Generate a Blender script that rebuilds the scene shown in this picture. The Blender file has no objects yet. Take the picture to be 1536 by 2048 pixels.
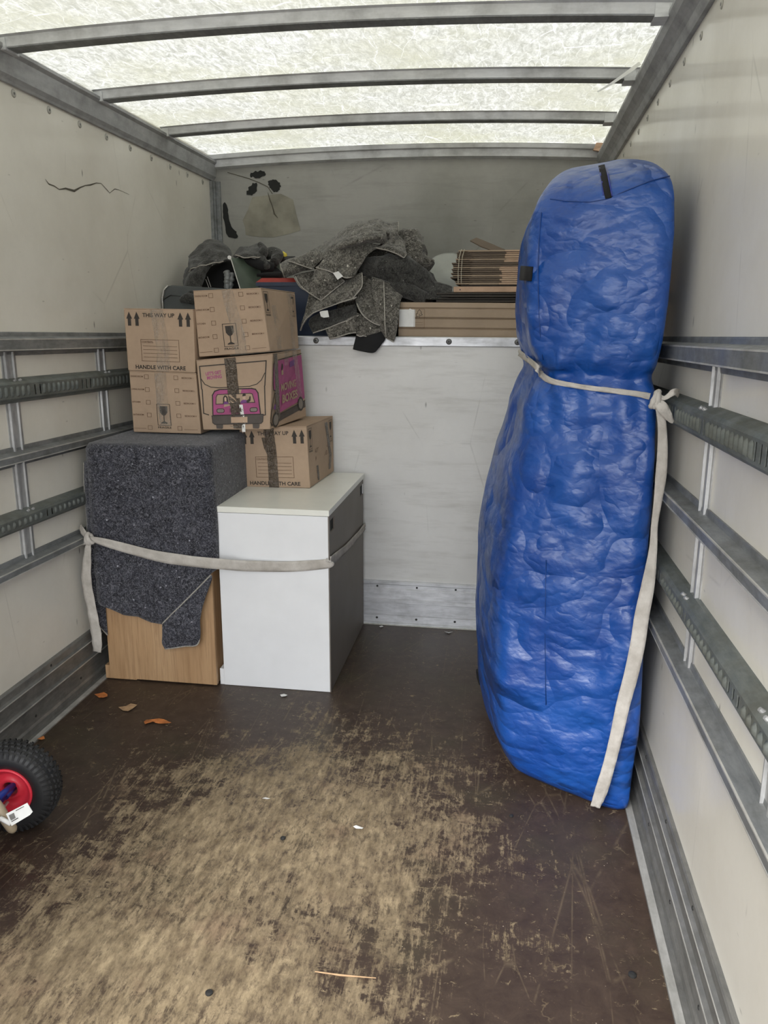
import bpy, bmesh, math, random
import numpy as np
from mathutils import Vector, Matrix, noise

# ------------------------------------------------------------------ camera
SC = bpy.context.scene
F_PX, PITCH, YAW, ROLL = 1611.57, 0.238296, 0.15080, 0.003721
CAM = Vector((1.563, 0.0, 1.38436))
_cp, _sp, _cy, _sy = math.cos(PITCH), math.sin(PITCH), math.cos(YAW), math.sin(YAW)
FW = Vector((-_sy*_cp, _cy*_cp, -_sp)); _r = Vector((_cy, _sy, 0)); _u = _r.cross(FW)
RT = math.cos(ROLL)*_r + math.sin(ROLL)*_u
UP = -math.sin(ROLL)*_r + math.cos(ROLL)*_u
cd = bpy.data.cameras.new('camera'); cam = bpy.data.objects.new('camera', cd)
SC.collection.objects.link(cam); SC.camera = cam
cd.sensor_fit = 'VERTICAL'; cd.sensor_height = 36.0; cd.lens = F_PX/2048*36; cd.clip_start = 0.05
cam.matrix_world = Matrix(((RT.x, UP.x, -FW.x, CAM.x), (RT.y, UP.y, -FW.y, CAM.y), (RT.z, UP.z, -FW.z, CAM.z), (0, 0, 0, 1)))
def at(px, py, Y):                     # point of the place seen at a pixel, at depth Y
    d = FW + RT*((px-768)/F_PX) - UP*((py-1024)/F_PX)
    return CAM + d*((Y-CAM.y)/d.y)
def atz(px, py, z=0.0):
    d = FW + RT*((px-768)/F_PX) - UP*((py-1024)/F_PX)
    return CAM + d*((z-CAM.z)/d.z)
def atx(px, py, x):
    d = FW + RT*((px-768)/F_PX) - UP*((py-1024)/F_PX)
    return CAM + d*((x-CAM.x)/d.x)

# ------------------------------------------------------------------ light, world, exposure
SKY, GROUND = 4.6, 1.2
w = bpy.data.worlds.new('world'); SC.world = w; w.use_nodes = True
nt = w.node_tree; nt.nodes.clear()
tc = nt.nodes.new('ShaderNodeTexCoord'); sx = nt.nodes.new('ShaderNodeSeparateXYZ')
cr = nt.nodes.new('ShaderNodeValToRGB'); bg = nt.nodes.new('ShaderNodeBackground'); wo = nt.nodes.new('ShaderNodeOutputWorld')
mr = nt.nodes.new('ShaderNodeMapRange'); mr.inputs[1].default_value = -1; mr.inputs[2].default_value = 1
nt.links.new(tc.outputs['Generated'], sx.inputs[0]); nt.links.new(sx.outputs['Z'], mr.inputs[0]); nt.links.new(mr.outputs[0], cr.inputs[0])
cr.color_ramp.elements[0].position = 0.46; cr.color_ramp.elements[0].color = (GROUND*0.98/SKY, GROUND*.95/SKY, GROUND*0.9/SKY, 1)
cr.color_ramp.elements[1].position = 0.56; cr.color_ramp.elements[1].color = (0.955, 0.975, 1.0, 1)
nt.links.new(cr.outputs[0], bg.inputs[0]); bg.inputs[1].default_value = SKY; nt.links.new(bg.outputs[0], wo.inputs[0])
# hazy daylight entering over the photographer's left shoulder through the open rear
sl = bpy.data.lights.new('sun', 'SUN'); sl.energy = 3.0; sl.angle = math.radians(16); sl.color = (1.0, 0.985, 0.96)
so = bpy.data.objects.new('sun', sl); SC.collection.objects.link(so)
so.rotation_euler = Vector((0.40, 1.0, -0.80)).to_track_quat('-Z', 'Y').to_euler()
SC.view_settings.view_transform = 'Standard'; SC.view_settings.look = 'None'
SC.view_settings.exposure = 0.2; SC.view_settings.gamma = 1.0; SC.view_settings.use_curve_mapping = False

# ------------------------------------------------------------------ dimensions
W, D, D2, Y0 = 2.0, 3.4845, 4.293, -0.30
G = -0.0224                              # the rails run slightly down towards the bulkhead
SILL = 1.29
def roofz(x, y):
    t = (x-0.0)/W
    return 2.185 + 0.028*4*t*(1-t) - 0.002*(y-3)
# ------------------------------------------------------------------ materials
class NT:
    def __init__(s, name):
        s.m = bpy.data.materials.new(name); s.m.use_nodes = True; s.t = s.m.node_tree
        s.b = s.t.nodes['Principled BSDF']; s.out = s.t.nodes['Material Output']
        s.tc = s.t.nodes.new('ShaderNodeTexCoord').outputs['Object']
    def n(s, k, **kw):
        x = s.t.nodes.new('ShaderNode'+k)
        for a, v in kw.items(): setattr(x, a, v)
        return x
    def L(s, a, b): s.t.links.new(a, b)
    def setin(s, i, v):
        if isinstance(v, bpy.types.NodeSocket): s.L(v, i)
        else: i.default_value = v
    def map(s, sc=(1, 1, 1), rot=(0, 0, 0), src=None, loc=(0, 0, 0)):
        m = s.n('Mapping'); s.L(src or s.tc, m.inputs[0]); m.inputs['Scale'].default_value = sc; m.inputs['Rotation'].default_value = rot; m.inputs['Location'].default_value = loc
        return m.outputs[0]
    def noise(s, scale, detail=4, rough=.55, sc=(1, 1, 1), rot=(0, 0, 0), dist=0, loc=(0, 0, 0), out=0):
        x = s.n('TexNoise'); s.L(s.map(sc, rot, loc=loc), x.inputs['Vector'])
        x.inputs['Scale'].default_value = scale; x.inputs['Detail'].default_value = detail; x.inputs['Roughness'].default_value = rough; x.inputs['Distortion'].default_value = dist
        return x.outputs[out]
    def voro(s, scale, feature='F1', sc=(1, 1, 1), rot=(0, 0, 0), out='Distance', rnd=1, vec=None):
        x = s.n('TexVoronoi', feature=feature); s.L(vec if vec is not None else s.map(sc, rot), x.inputs['Vector']); x.inputs['Scale'].default_value = scale
        x.inputs['Randomness'].default_value = rnd
        return x.outputs[out]
    def ramp(s, fac, stops):
        r = s.n('ValToRGB'); s.L(fac, r.inputs[0]); e = r.color_ramp.elements
        while len(e) < len(stops): e.new(0.5)
        for k, (p, c) in enumerate(stops):
            e[k].position = p; e[k].color = (c, c, c, 1) if not hasattr(c, '__len__') else (*c, 1)
        return r.outputs[0]
    def mix(s, f, a, b, mode='MIX'):
        x = s.n('Mix', data_type='RGBA', blend_type=mode)
        s.setin(x.inputs[0], f)
        for i, v in ((6, a), (7, b)):
            if isinstance(v, bpy.types.NodeSocket): s.L(v, x.inputs[i])
            else: x.inputs[i].default_value = (*v, 1) if len(v) == 3 else v
        return x.outputs[2]
    def math(s, op, a, b=0.0, clamp=False):
        x = s.n('Math', operation=op, use_clamp=clamp); s.setin(x.inputs[0], a); s.setin(x.inputs[1], b); return x.outputs[0]
    def xyz(s):
        x = s.n('SeparateXYZ'); s.L(s.tc, x.inputs[0]); return x.outputs
    def bump(s, h, st=.3, d=.01, prev=None):
        x = s.n('Bump'); s.L(h, x.inputs['Height']); x.inputs['Strength'].default_value = st; x.inputs['Distance'].default_value = d
        if prev: s.L(prev, x.inputs['Normal'])
        return x.outputs[0]
    def fin(s, col=None, rough=None, metal=0, normal=None, spec=None, **kw):
        if col is not None:
            s.setin(s.b.inputs['Base Color'], col if isinstance(col, bpy.types.NodeSocket) else (*col, 1))
        if rough is not None: s.setin(s.b.inputs['Roughness'], rough)
        s.b.inputs['Metallic'].default_value = metal
        if spec is not None: s.b.inputs['Specular IOR Level'].default_value = spec
        if normal: s.L(normal, s.b.inputs['Normal'])
        for k, v in kw.items(): s.b.inputs[k].default_value = v
        return s.m
def plain(name, col, rough=.6, metal=0, grain=0.12, scale=30, bump=.0, **kw):
    n = NT(name); f = n.noise(scale, 4)
    c = n.mix(n.ramp(f, [(.3, 0.0), (.7, 1.0)]), tuple(x*(1-grain) for x in col), tuple(min(1, x*(1+grain)) for x in col))
    return n.fin(c, rough, metal, n.bump(f, bump, .004) if bump else None, **kw)

def wall_mat(name, base, dirt, flecks=True, rough=.42, dirtamt=.35, axis='YZ', streak=0.0):
    n = NT(name)
    a = n.noise(2.2, 6, .6); b = n.noise(38, 3, .6)
    c = n.mix(n.ramp(a, [(.38, 0.0), (.72, dirtamt)]), base, dirt)
    c = n.mix(n.ramp(b, [(.45, 0.0), (.8, .12)]), c, tuple(x*.8 for x in base))
    if flecks:
        for sc, rt, th, amt in (((9, 9, 3.2), (.2, .15, .1), .055, .75), ((5, 5, 16), (.1, .2, .3), .05, .45)):
            v = n.voro(1.6, sc=sc, rot=rt)
            gate = n.noise(3.0, 3, .6, loc=(3, 7, th*40))
            m = n.math('MULTIPLY', n.ramp(v, [(th*.6, amt), (th*1.5, 0.0)]), n.ramp(gate, [(.47, 0.0), (.56, 1.0)]))
            c = n.mix(m, c, tuple(x*.25 for x in dirt))
        # long thin hand scratches
        wv = n.voro(2.2, 'DISTANCE_TO_EDGE', sc=(1.1, 1.1, .55), rot=(.5, .3, .4))
        g2 = n.noise(1.7, 4, .7, loc=(9, 1, 2))
        c = n.mix(n.math('MULTIPLY', n.ramp(wv, [(.0, .30), (.006, 0.0)]), n.ramp(g2, [(.52, 0.0), (.6, 1.0)])), c, tuple(x*.45 for x in dirt))
    if streak:
        s2 = n.noise(26, 5, .7, sc=(.12, 1, 1))
        c = n.mix(n.ramp(s2, [(.5, 0.0), (.72, streak)]), c, dirt)
    return n.fin(c, n.ramp(a, [(.3, rough-.06), (.7, rough+.12)]), 0, n.bump(b, .08, .003))
M_WALL = wall_mat('wall_panel', (.715, .685, .615), (.48, .44, .36), rough=.36, dirtamt=.45)
M_WALL.node_tree.nodes['Principled BSDF'].inputs['Coat Weight'].default_value = .3; M_WALL.node_tree.nodes['Principled BSDF'].inputs['Coat Roughness'].default_value = .1
M_BULK = wall_mat('bulkhead_panel', (.70, .695, .68), (.46, .45, .42), dirtamt=.4, streak=.5)
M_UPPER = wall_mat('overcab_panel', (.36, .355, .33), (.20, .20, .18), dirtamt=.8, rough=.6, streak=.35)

def floor_mat():
    n = NT('worn_floor'); X, Yc, Z = n.xyz()
    # worn heart of the deck, measured from its middle
    def ell(cx, cy, rx, ry):
        dx = n.math('DIVIDE', n.math('SUBTRACT', X, cx), rx); dy = n.math('DIVIDE', n.math('SUBTRACT', Yc, cy), ry)
        return n.math('SQRT', n.math('ADD', n.math('MULTIPLY', dx, dx), n.math('MULTIPLY', dy, dy)))
    r = n.math('MINIMUM', ell(.86, 1.15, .70, 1.28), ell(1.02, 1.9, .62, .66))
    region = n.ramp(r, [(.35, 1.0), (1.35/1.35*.98, 0.0)])
    region = n.math('SUBTRACT', 1.0, n.math('MULTIPLY', r, .72), True)
    blot = n.noise(4.2, 8, .72, dist=.5); med = n.noise(19, 7, .75, dist=.5); fine = n.noise(70, 5, .75, sc=(1.6, .8, 1), rot=(0, 0, .1))
    s1 = n.noise(8, 8, .78, sc=(7, .6, 1), rot=(0, 0, .16)); s2 = n.noise(9, 8, .78, sc=(6, .7, 1), rot=(0, 0, -.42)); s3 = n.noise(9, 6, .75, sc=(.8, 5, 1), rot=(0, 0, .1))
    st = n.math('MAXIMUM', n.math('MAXIMUM', s1, n.math('SUBTRACT', s2, .02)), n.math('SUBTRACT', s3, .06))
    v = n.math('ADD', n.math('ADD', n.math('MULTIPLY', blot, 1.0), n.math('MULTIPLY', med, .75)), n.math('MULTIPLY', st, 1.15))
    v = n.math('ADD', n.math('ADD', v, n.math('MULTIPLY', fine, .35)), n.math('MULTIPLY', region, .62))
    worn = n.ramp(n.math('MULTIPLY', v, .42), [(.800, 0.0), (.835, .62), (.93, 1.0)])
    # separate nicks and chips
    nick = n.voro(11, 'DISTANCE_TO_EDGE', vec=n.map((1, 1, 1), src=n.mix(.12, n.tc, n.noise(9, 4, .7, out=1))))
    gate = n.noise(9, 4, .7, loc=(4, 2, 0))
    nk = n.math('MULTIPLY', n.ramp(nick, [(0.0, 1.0), (.035, 0.0)]), n.ramp(gate, [(.56, 0.0), (.63, .9)]))
    sc1 = n.voro(3.1, 'DISTANCE_TO_EDGE', sc=(2.6, .55, 1), rot=(0, 0, .25)); sc2 = n.voro(2.3, 'DISTANCE_TO_EDGE', sc=(1.8, .4, 1), rot=(0, 0, -.5))
    g3 = n.noise(6, 5, .7, loc=(1, 8, 0))
    lines = n.math('MULTIPLY', n.math('MAXIMUM', n.ramp(sc1, [(0.0, .8), (.012, 0.0)]), n.ramp(sc2, [(0.0, .8), (.010, 0.0)])), n.ramp(g3, [(.45, 0.0), (.55, 1.0)]))
    lift = n.math('ADD', .35, n.math('MULTIPLY', region, .9), True)
    chip = n.noise(34, 6, .8, sc=(1, 1.3, 1), dist=.8, loc=(2, 9, 0)); cg = n.noise(5.5, 4, .7, loc=(7, 3, 0)); chips = n.math('MULTIPLY', n.ramp(chip, [(.60, 0.0), (.645, .85)]), n.ramp(cg, [(.40, .15), (.55, 1.0)]))
    nk = n.math('MAXIMUM', n.math('MULTIPLY', nk, lift), chips); lines = n.math('MULTIPLY', lines, n.math('MULTIPLY', lift, .6))
    pit = n.noise(26, 6, .8, sc=(2.2, .8, 1), rot=(0, 0, .12), loc=(6, 1, 0)); pit2 = n.noise(6, 6, .75, loc=(1, 6, 0))
    worn = n.math('MULTIPLY', worn, n.math('SUBTRACT', 1.0, n.math('MULTIPLY', n.ramp(pit, [(.47, 0.0), (.60, .85)]), n.ramp(pit2, [(.36, .25), (.56, 1.0)]))))
    m = n.math('MAXIMUM', n.math('MAXIMUM', worn, nk), lines)
    dark = n.mix(n.ramp(med, [(.3, 0.0), (.7, 1.0)]), (.036, .023, .018), (.072, .049, .036))
    dark = n.mix(n.ramp(n.noise(3.3, 4, .6, loc=(7, 7, 0)), [(.5, 0.0), (.7, .5)]), dark, (.055, .048, .028))
    light = n.mix(n.ramp(n.noise(11, 5, .7, sc=(3, 1, 1), rot=(0, 0, .1)), [(.3, 0.0), (.7, 1.0)]), (.135, .098, .058), (.41, .32, .20))
    light = n.mix(n.ramp(n.noise(5, 5, .6, loc=(2, 5, 0)), [(.55, 0.0), (.75, .55)]), light, (.22, .13, .09))
    c = n.mix(m, dark, light)
    # pale dust specks
    dv = n.voro(55, sc=(1, 1, 1)); c = n.mix(n.math('MULTIPLY', n.ramp(dv, [(.05, .8), (.09, 0.0)]), n.ramp(n.noise(14, 3, .6, loc=(5, 5, 0)), [(.58, 0.0), (.62, 1.0)])), c, (.55, .47, .36))
    h = n.math('SUBTRACT', n.math('MULTIPLY', med, .4), n.math('MULTIPLY', m, .8))
    return n.fin(c, n.mix(m, (.44, .44, .44), (.72, .72, .72)), 0, n.bump(h, .25, .003), spec=.35)
M_FLOOR = floor_mat()

def alu_mat(name, a, b, rough=.42, dirt=(.09, .085, .075), metal=.75, stretch=(1, .25, 1), dirtlvl=.45):
    n = NT(name); f = n.noise(60, 5, .65, sc=stretch); g = n.noise(7, 5, .65)
    c = n.mix(n.ramp(f, [(.3, 0.0), (.7, 1.0)]), a, b)
    c = n.mix(n.ramp(g, [(.45, 0.0), (.75, dirtlvl)]), c, dirt)
    return n.fin(c, n.ramp(g, [(.3, rough-.05), (.75, rough+.25)]), metal, n.bump(f, .12, .002))
M_ALU = alu_mat('kick_aluminium', (.30, .30, .30), (.46, .46, .46))
M_ALUB = alu_mat('sill_aluminium', (.50, .51, .53), (.74, .75, .78), dirt=(.2, .2, .2), stretch=(.2, 1, 1), metal=.6)
M_KICK = alu_mat('side_aluminium', (.17, .17, .165), (.27, .265, .25), metal=.55, dirt=(.07, .065, .055))
M_KEDGE = alu_mat('pale_aluminium_edge', (.50, .49, .46), (.66, .65, .62), metal=.5)  # pale metal laid along rail and kick plate edges
M_STEEL = alu_mat('galvanised_rail', (.19, .20, .205), (.31, .32, .325), metal=.55, dirt=(.10, .095, .08), dirtlvl=.6)
M_PERF = alu_mat('perforated_rail', (.12, .135, .13), (.21, .225, .21), metal=.5, rough=.5, dirt=(.09, .085, .065), dirtlvl=.7)
M_POST = alu_mat('post_metal', (.36, .36, .36), (.54, .54, .54), metal=.6, stretch=(1, 1, .25))
M_BOW = alu_mat('roof_bow_metal', (.56, .57, .58), (.70, .71, .72), metal=.25, rough=.5, stretch=(.25, 1, 1))
M_CANT = alu_mat('cant_rail_metal', (.34, .345, .35), (.44, .445, .45), metal=.35, rough=.5)
M_BLACK = plain('black_fixings', (.02, .02, .02), .5)
M_DARKHOLE = plain('dark_tear_and_hole_shade', (.018, .019, .018), .9)
M_BOLT = plain('bolt_head', (.13, .13, .125), .4, .6)
M_RIVET = plain('rivet_cap', (.40, .39, .35), .4, .2)

def roof_mat():
    n = NT('translucent_roof_sheet')
    fib = n.noise(46, 5, .72, sc=(1, .35, 1), rot=(0, 0, .35), dist=.8); fib2 = n.noise(30, 5, .7, sc=(1.2, .6, 1), rot=(0, 0, -.5), dist=1.2)
    big = n.noise(1.6, 4, .6); green = n.noise(2.6, 5, .65, loc=(4, 1, 0))
    c = n.mix(n.ramp(fib, [(.36, 0.0), (.62, 1.0)]), (.48, .48, .42), (.98, .98, .93))
    c = n.mix(n.ramp(fib2, [(.52, 0.0), (.74, .55)]), c, (.50, .50, .44))
    c = n.mix(n.ramp(green, [(.42, 0.0), (.66, .75)]), c, (.62, .61, .44), )
    c = n.mix(n.ramp(big, [(.35, .35), (.6, 0.0)]), c, (.60, .59, .50))
    fin_ = n.noise(150, 3, .7, sc=(1, .5, 1), rot=(0, 0, .5))
    c = n.mix(n.ramp(fin_, [(.35, .45), (.6, 0.0)]), c, (.48, .48, .43))
    gt = n.noise(3.2, 4, .7, loc=(8, 3, 0))
    for sc_, rt, th, g0, am in (((2.2, .5, 1), .15, .006, .50, .9), ((4.5, 1.2, 1), .7, .012, .47, .7), ((1.0, 3.2, 1), -.4, .010, .52, .6), ((9, 3, 1), .3, .03, .5, .5)):
        s_ = n.voro(2.4, 'DISTANCE_TO_EDGE', vec=n.map(sc_, (0, 0, rt), src=n.mix(.06, n.tc, n.noise(4, 3, .6, out=1))))
        gq = n.noise(7, 3, .7, loc=(rt*9, 3, 0))
        c = n.mix(n.math('MULTIPLY', n.ramp(s_, [(0.0, am), (th, 0.0)]), n.ramp(gq, [(g0, 0.0), (g0+.06, 1.0)])), c, (1, 1, .97))
    tr = n.n('BsdfTranslucent'); df = n.n('BsdfDiffuse'); mx = n.n('MixShader'); mx.inputs[0].default_value = ROOF_MIX
    n.L(c, tr.inputs[0]); n.L(n.mix(1.0, c, (.8, .8, .8), 'MULTIPLY'), df.inputs[0])
    n.L(df.outputs[0], mx.inputs[1]); n.L(tr.outputs[0], mx.inputs[2]); n.L(mx.outputs[0], n.out.inputs[0])
    return n.m
ROOF_MIX = 0.205
M_ROOF = roof_mat()

def card_mat(name, col, dull=1.0):
    n = NT(name); a = n.noise(5, 4, .6); f = n.noise(160, 3, .6, sc=(.2, .2, 1)); b = n.noise(60, 4, .6)
    c = n.mix(n.ramp(a, [(.3, 0.0), (.7, 1.0)]), tuple(x*.88*dull for x in col), tuple(x*1.06*dull for x in col))
    c = n.mix(n.ramp(b, [(.4, 0.0), (.75, .25)]), c, tuple(x*.8*dull for x in col))
    return n.fin(c, .75, 0, n.bump(f, .12, .001), spec=.3)
M_CARD = card_mat('brown_cardboard', (.44, .32, .225)); M_CARD2 = card_mat('grey_brown_cardboard', (.37, .285, .205))
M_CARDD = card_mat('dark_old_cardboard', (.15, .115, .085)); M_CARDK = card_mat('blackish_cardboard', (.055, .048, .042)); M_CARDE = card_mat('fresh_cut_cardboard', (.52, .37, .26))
M_PRINT = plain('black_print', (.035, .028, .022), .7, grain=.3, scale=200)
M_PRINTB = plain('faded_print', (.15, .085, .05), .7, grain=.3, scale=200)
M_PINK = plain('pink_print', (.37, .075, .20), .7, grain=.12); M_PURP = plain('purple_print', (.16, .05, .20), .7)
M_GREYP = plain('grey_print', (.085, .07, .06), .7); M_LGREY = plain('light_grey_print', (.22, .19, .16), .7)
M_SKIN = plain('pale_print', (.52, .36, .27), .7)
def tape_mat(name, col, alpha, rough=.16):
    n = NT(name); f = n.noise(45, 5, .7, sc=(1, 1, .25), dist=.7); g = n.voro(30, 'DISTANCE_TO_EDGE', vec=n.map((1, 1, .3), src=n.mix(.2, n.tc, n.noise(20, 3, .6, out=1))))
    b = n.bump(g, .9, .02, n.bump(f, .8, .02))
    n.fin(col, rough, 0, b, spec=.9)
    n.L(n.ramp(f, [(.35, alpha-.18), (.65, alpha+.18)]), n.b.inputs['Alpha']); return n.m
M_TAPEC = tape_mat('clear_parcel_tape', (.62, .56, .48), .24, .10); M_TAPEB = tape_mat('brown_parcel_tape', (.15, .115, .085), .82, .22)
M_WHITE = plain('white_laminate', (.80, .81, .83), .35, 0, .02, 12); M_WTOP = plain('white_laminate_roof_lit', (.79, .79, .73), .3, 0, .03, 12)  # top warmed, sides cooled: roof and door light put into the whites
M_TAUPE = plain('taupe_panel', (.175, .150, .130), .55, 0, .10, 5)  # darker taupe tone of the white cabinet's right-hand panel
M_PAPER = plain('white_paper', (.78, .78, .76), .6, grain=.05)
def oak_mat():
    n = NT('light_oak_foil'); r = n.noise(1.1, 3, .5, sc=(9, 9, 1)); g = n.noise(7, 6, .72, sc=(14, 14, .6), dist=.35); f = n.noise(60, 4, .7, sc=(4, 4, .12))
    c = n.mix(n.ramp(r, [(.3, 0.0), (.7, 1.0)]), (.40, .24, .12), (.55, .365, .205)); c = n.mix(n.ramp(g, [(.45, 0.0), (.62, .55)]), c, (.30, .17, .085))
    c = n.mix(n.ramp(f, [(.5, 0.0), (.8, .4)]), c, (.24, .14, .07)); return n.fin(c, .5, 0, n.bump(g, .1, .001))
M_OAK = oak_mat()
def felt_mat(name, dark, mid, lite, sc=1.0, amt=.7):
    n = NT(name); a = n.noise(110*sc, 3, .7); b = n.noise(38*sc, 5, .75, dist=1.2); v = n.noise(85*sc, 5, .8, dist=2.5, loc=(3, 3, 3))
    c = n.mix(n.ramp(b, [(.42, 0.0), (.58, 1.0)]), dark, mid)
    c = n.mix(n.ramp(v, [(.51, 0.0), (.58, amt)]), c, lite)
    v2 = n.noise(150*sc, 3, .7, dist=3.0, loc=(7, 1, 3)); c = n.mix(n.ramp(v2, [(.56, 0.0), (.62, amt*.9)]), c, lite)
    sp = n.voro(60*sc); c = n.mix(n.math('MULTIPLY', n.ramp(sp, [(.10, 1.0), (.20, 0.0)]), n.ramp(a, [(.55, 0.0), (.6, 1.0)])), c, tuple(min(1, x*2.2) for x in lite))
    return n.fin(c, .95, 0, n.bump(b, .6, .006, n.bump(a, .5, .003)), spec=.1, **{'Sheen Weight': .25, 'Sheen Roughness': .5})
M_FELTB = felt_mat('blue_grey_felt', (.012, .0125, .017), (.038, .039, .051), (.18, .18, .205), .72, .72)
M_FELTG = felt_mat('brown_grey_felt', (.030, .028, .024), (.100, .093, .082), (.28, .265, .235), .62, .75)
M_FELTD = felt_mat('dark_grey_felt', (.018, .018, .017), (.052, .051, .048), (.12, .118, .11), .9, .5)
M_HEM = plain('hem_stitching', (.34, .32, .285), .9, grain=.25, scale=150, bump=.3)
def web_mat():
    n = NT('cotton_webbing'); a = n.noise(14, 5, .65); f = n.noise(200, 2, .6)
    c = n.mix(n.ramp(a, [(.3, 0.0), (.7, 1.0)]), (.36, .33, .295), (.58, .55, .51)); return n.fin(c, .9, 0, n.bump(f, .4, .002), spec=.15)
M_WEB = web_mat()
def tarp_mat():
    n = NT('blue_woven_polythene')
    wob = n.mix(.10, n.tc, n.noise(4, 4, .6, out=1))
    def ridge(scale, sc, rot, loc, det=1.5):
        return n.math('ABSOLUTE', n.math('SUBTRACT', n.noise(scale, det, .5, sc=sc, rot=rot, dist=.15, loc=loc), .5))
    k1 = ridge(3.2, (1, .7, 1.1), (.2, .5, 0), (1, 2, 3)); k2 = ridge(5.5, (1, .7, 1.5), (.3, -.7, .2), (5, 2, 1)); k3 = ridge(9, (1.2, .8, 2.0), (.2, .6, .2), (3, 9, 1), 2.0); k4 = ridge(24, (1, 1, 1.4), (.1, .9, .2), (8, 2, 6), 3)
    v2 = n.voro(7, 'F1', vec=n.map((1.2, 1, .8), (-.5, .3, .1), src=wob))
    f1 = n.noise(5, 4, .55, dist=.3); f2 = n.noise(30, 4, .6, dist=.4); wv = n.noise(420, 1, .5)
    c = n.mix(n.ramp(f1, [(.3, 0.0), (.7, 1.0)]), (.004, .048, .255), (.008, .080, .345))
    c = n.mix(n.ramp(f2, [(.62, 0.0), (.8, .25)]), c, (.05, .17, .50))
    b = n.bump(wv, .04, .001, n.bump(k4, .35, .012, n.bump(k3, .42, .035, n.bump(v2, .12, .035, n.bump(k2, .6, .09, n.bump(k1, .8, .13))))))
    return n.fin(c, n.ramp(f2, [(.3, .30), (.7, .44)]), 0, b, spec=.65)
M_TARP = tarp_mat(); M_SEAM = plain('blue_seam_tape', (.003, .040, .20), .45)
M_RUBBER = plain('black_rubber', (.018, .018, .019), .55, grain=.3, scale=25, bump=.2)
M_RED = plain('red_plastic_rim', (.70, .035, .06), .35, grain=.05); M_BLUEP = plain('blue_painted_steel', (.018, .035, .26), .35, grain=.1)
M_BEIGE = plain('beige_plastic', (.36, .29, .20), .5); M_GREEN = plain('dark_green_board', (.055, .075, .055), .45, grain=.3, scale=9)
M_NAVY = plain('navy_plastic', (.014, .028, .065), .45); M_REDP = plain('red_lid_plastic', (.36, .035, .022), .4)
M_TUB = plain('grey_plastic_tub', (.075, .082, .082), .5, grain=.2, scale=8); M_FILM = plain('grey_plastic_sheet', (.30, .31, .29), .25, grain=.2, scale=6, bump=.3)
M_SILVER = plain('grey_crumpled_wrap', (.17, .18, .18), .3, grain=.3, scale=14, bump=.5); M_YEL = plain('yellow_plastic', (.62, .50, .05), .4)
M_LEAF = plain('orange_dry_leaf', (.50, .17, .045), .7, grain=.35, scale=40); M_LEAFP = plain('tan_dry_leaf', (.42, .27, .15), .7, grain=.3, scale=40)
M_WOODP = plain('planed_wood', (.50, .33, .22), .6, grain=.15, scale=20); M_STR = plain('string', (.50, .46, .36), .8)
M_STAIN = plain('patch_tape', (.245, .232, .185), .55, grain=.3, scale=9); M_CRACK = plain('dark_crack', (.09, .08, .06), .9)  # patch colour, and the dark brown of the wall cracks
M_SOIL = plain('dark_cloth_and_cavity_fill', (.010, .010, .011), .95, bump=.3)

# ------------------------------------------------------------------ mesh helpers
COL = SC.collection
def wloc(o):
    v = Vector((0, 0, 0))
    while o: v = v + o.location; o = o.parent
    return v
def obj(name, verts, faces, m, parent=None, smooth=False, kind=None, label=None):
    off = wloc(parent)
    me = bpy.data.meshes.new(name); me.from_pydata([tuple(Vector(v)-off) for v in verts], [], [tuple(f) for f in faces]); me.materials.append(m)
    if smooth: me.polygons.foreach_set('use_smooth', [True]*len(me.polygons))
    me.update(); o = bpy.data.objects.new(name, me); COL.objects.link(o); o.parent = parent
    if kind: o['kind'] = kind
    if label: o['label'] = label
    return o
def thing(name, label, cat, loc, group=None):
    o = bpy.data.objects.new(name, None); COL.objects.link(o); o.location = loc; o.empty_display_size = .05
    o['label'] = label; o['category'] = cat
    if group: o['group'] = group
    return o
def tag(o, label, cat, group=None):
    o['label'] = label; o['category'] = cat
    if group: o['group'] = group
    return o
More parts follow.
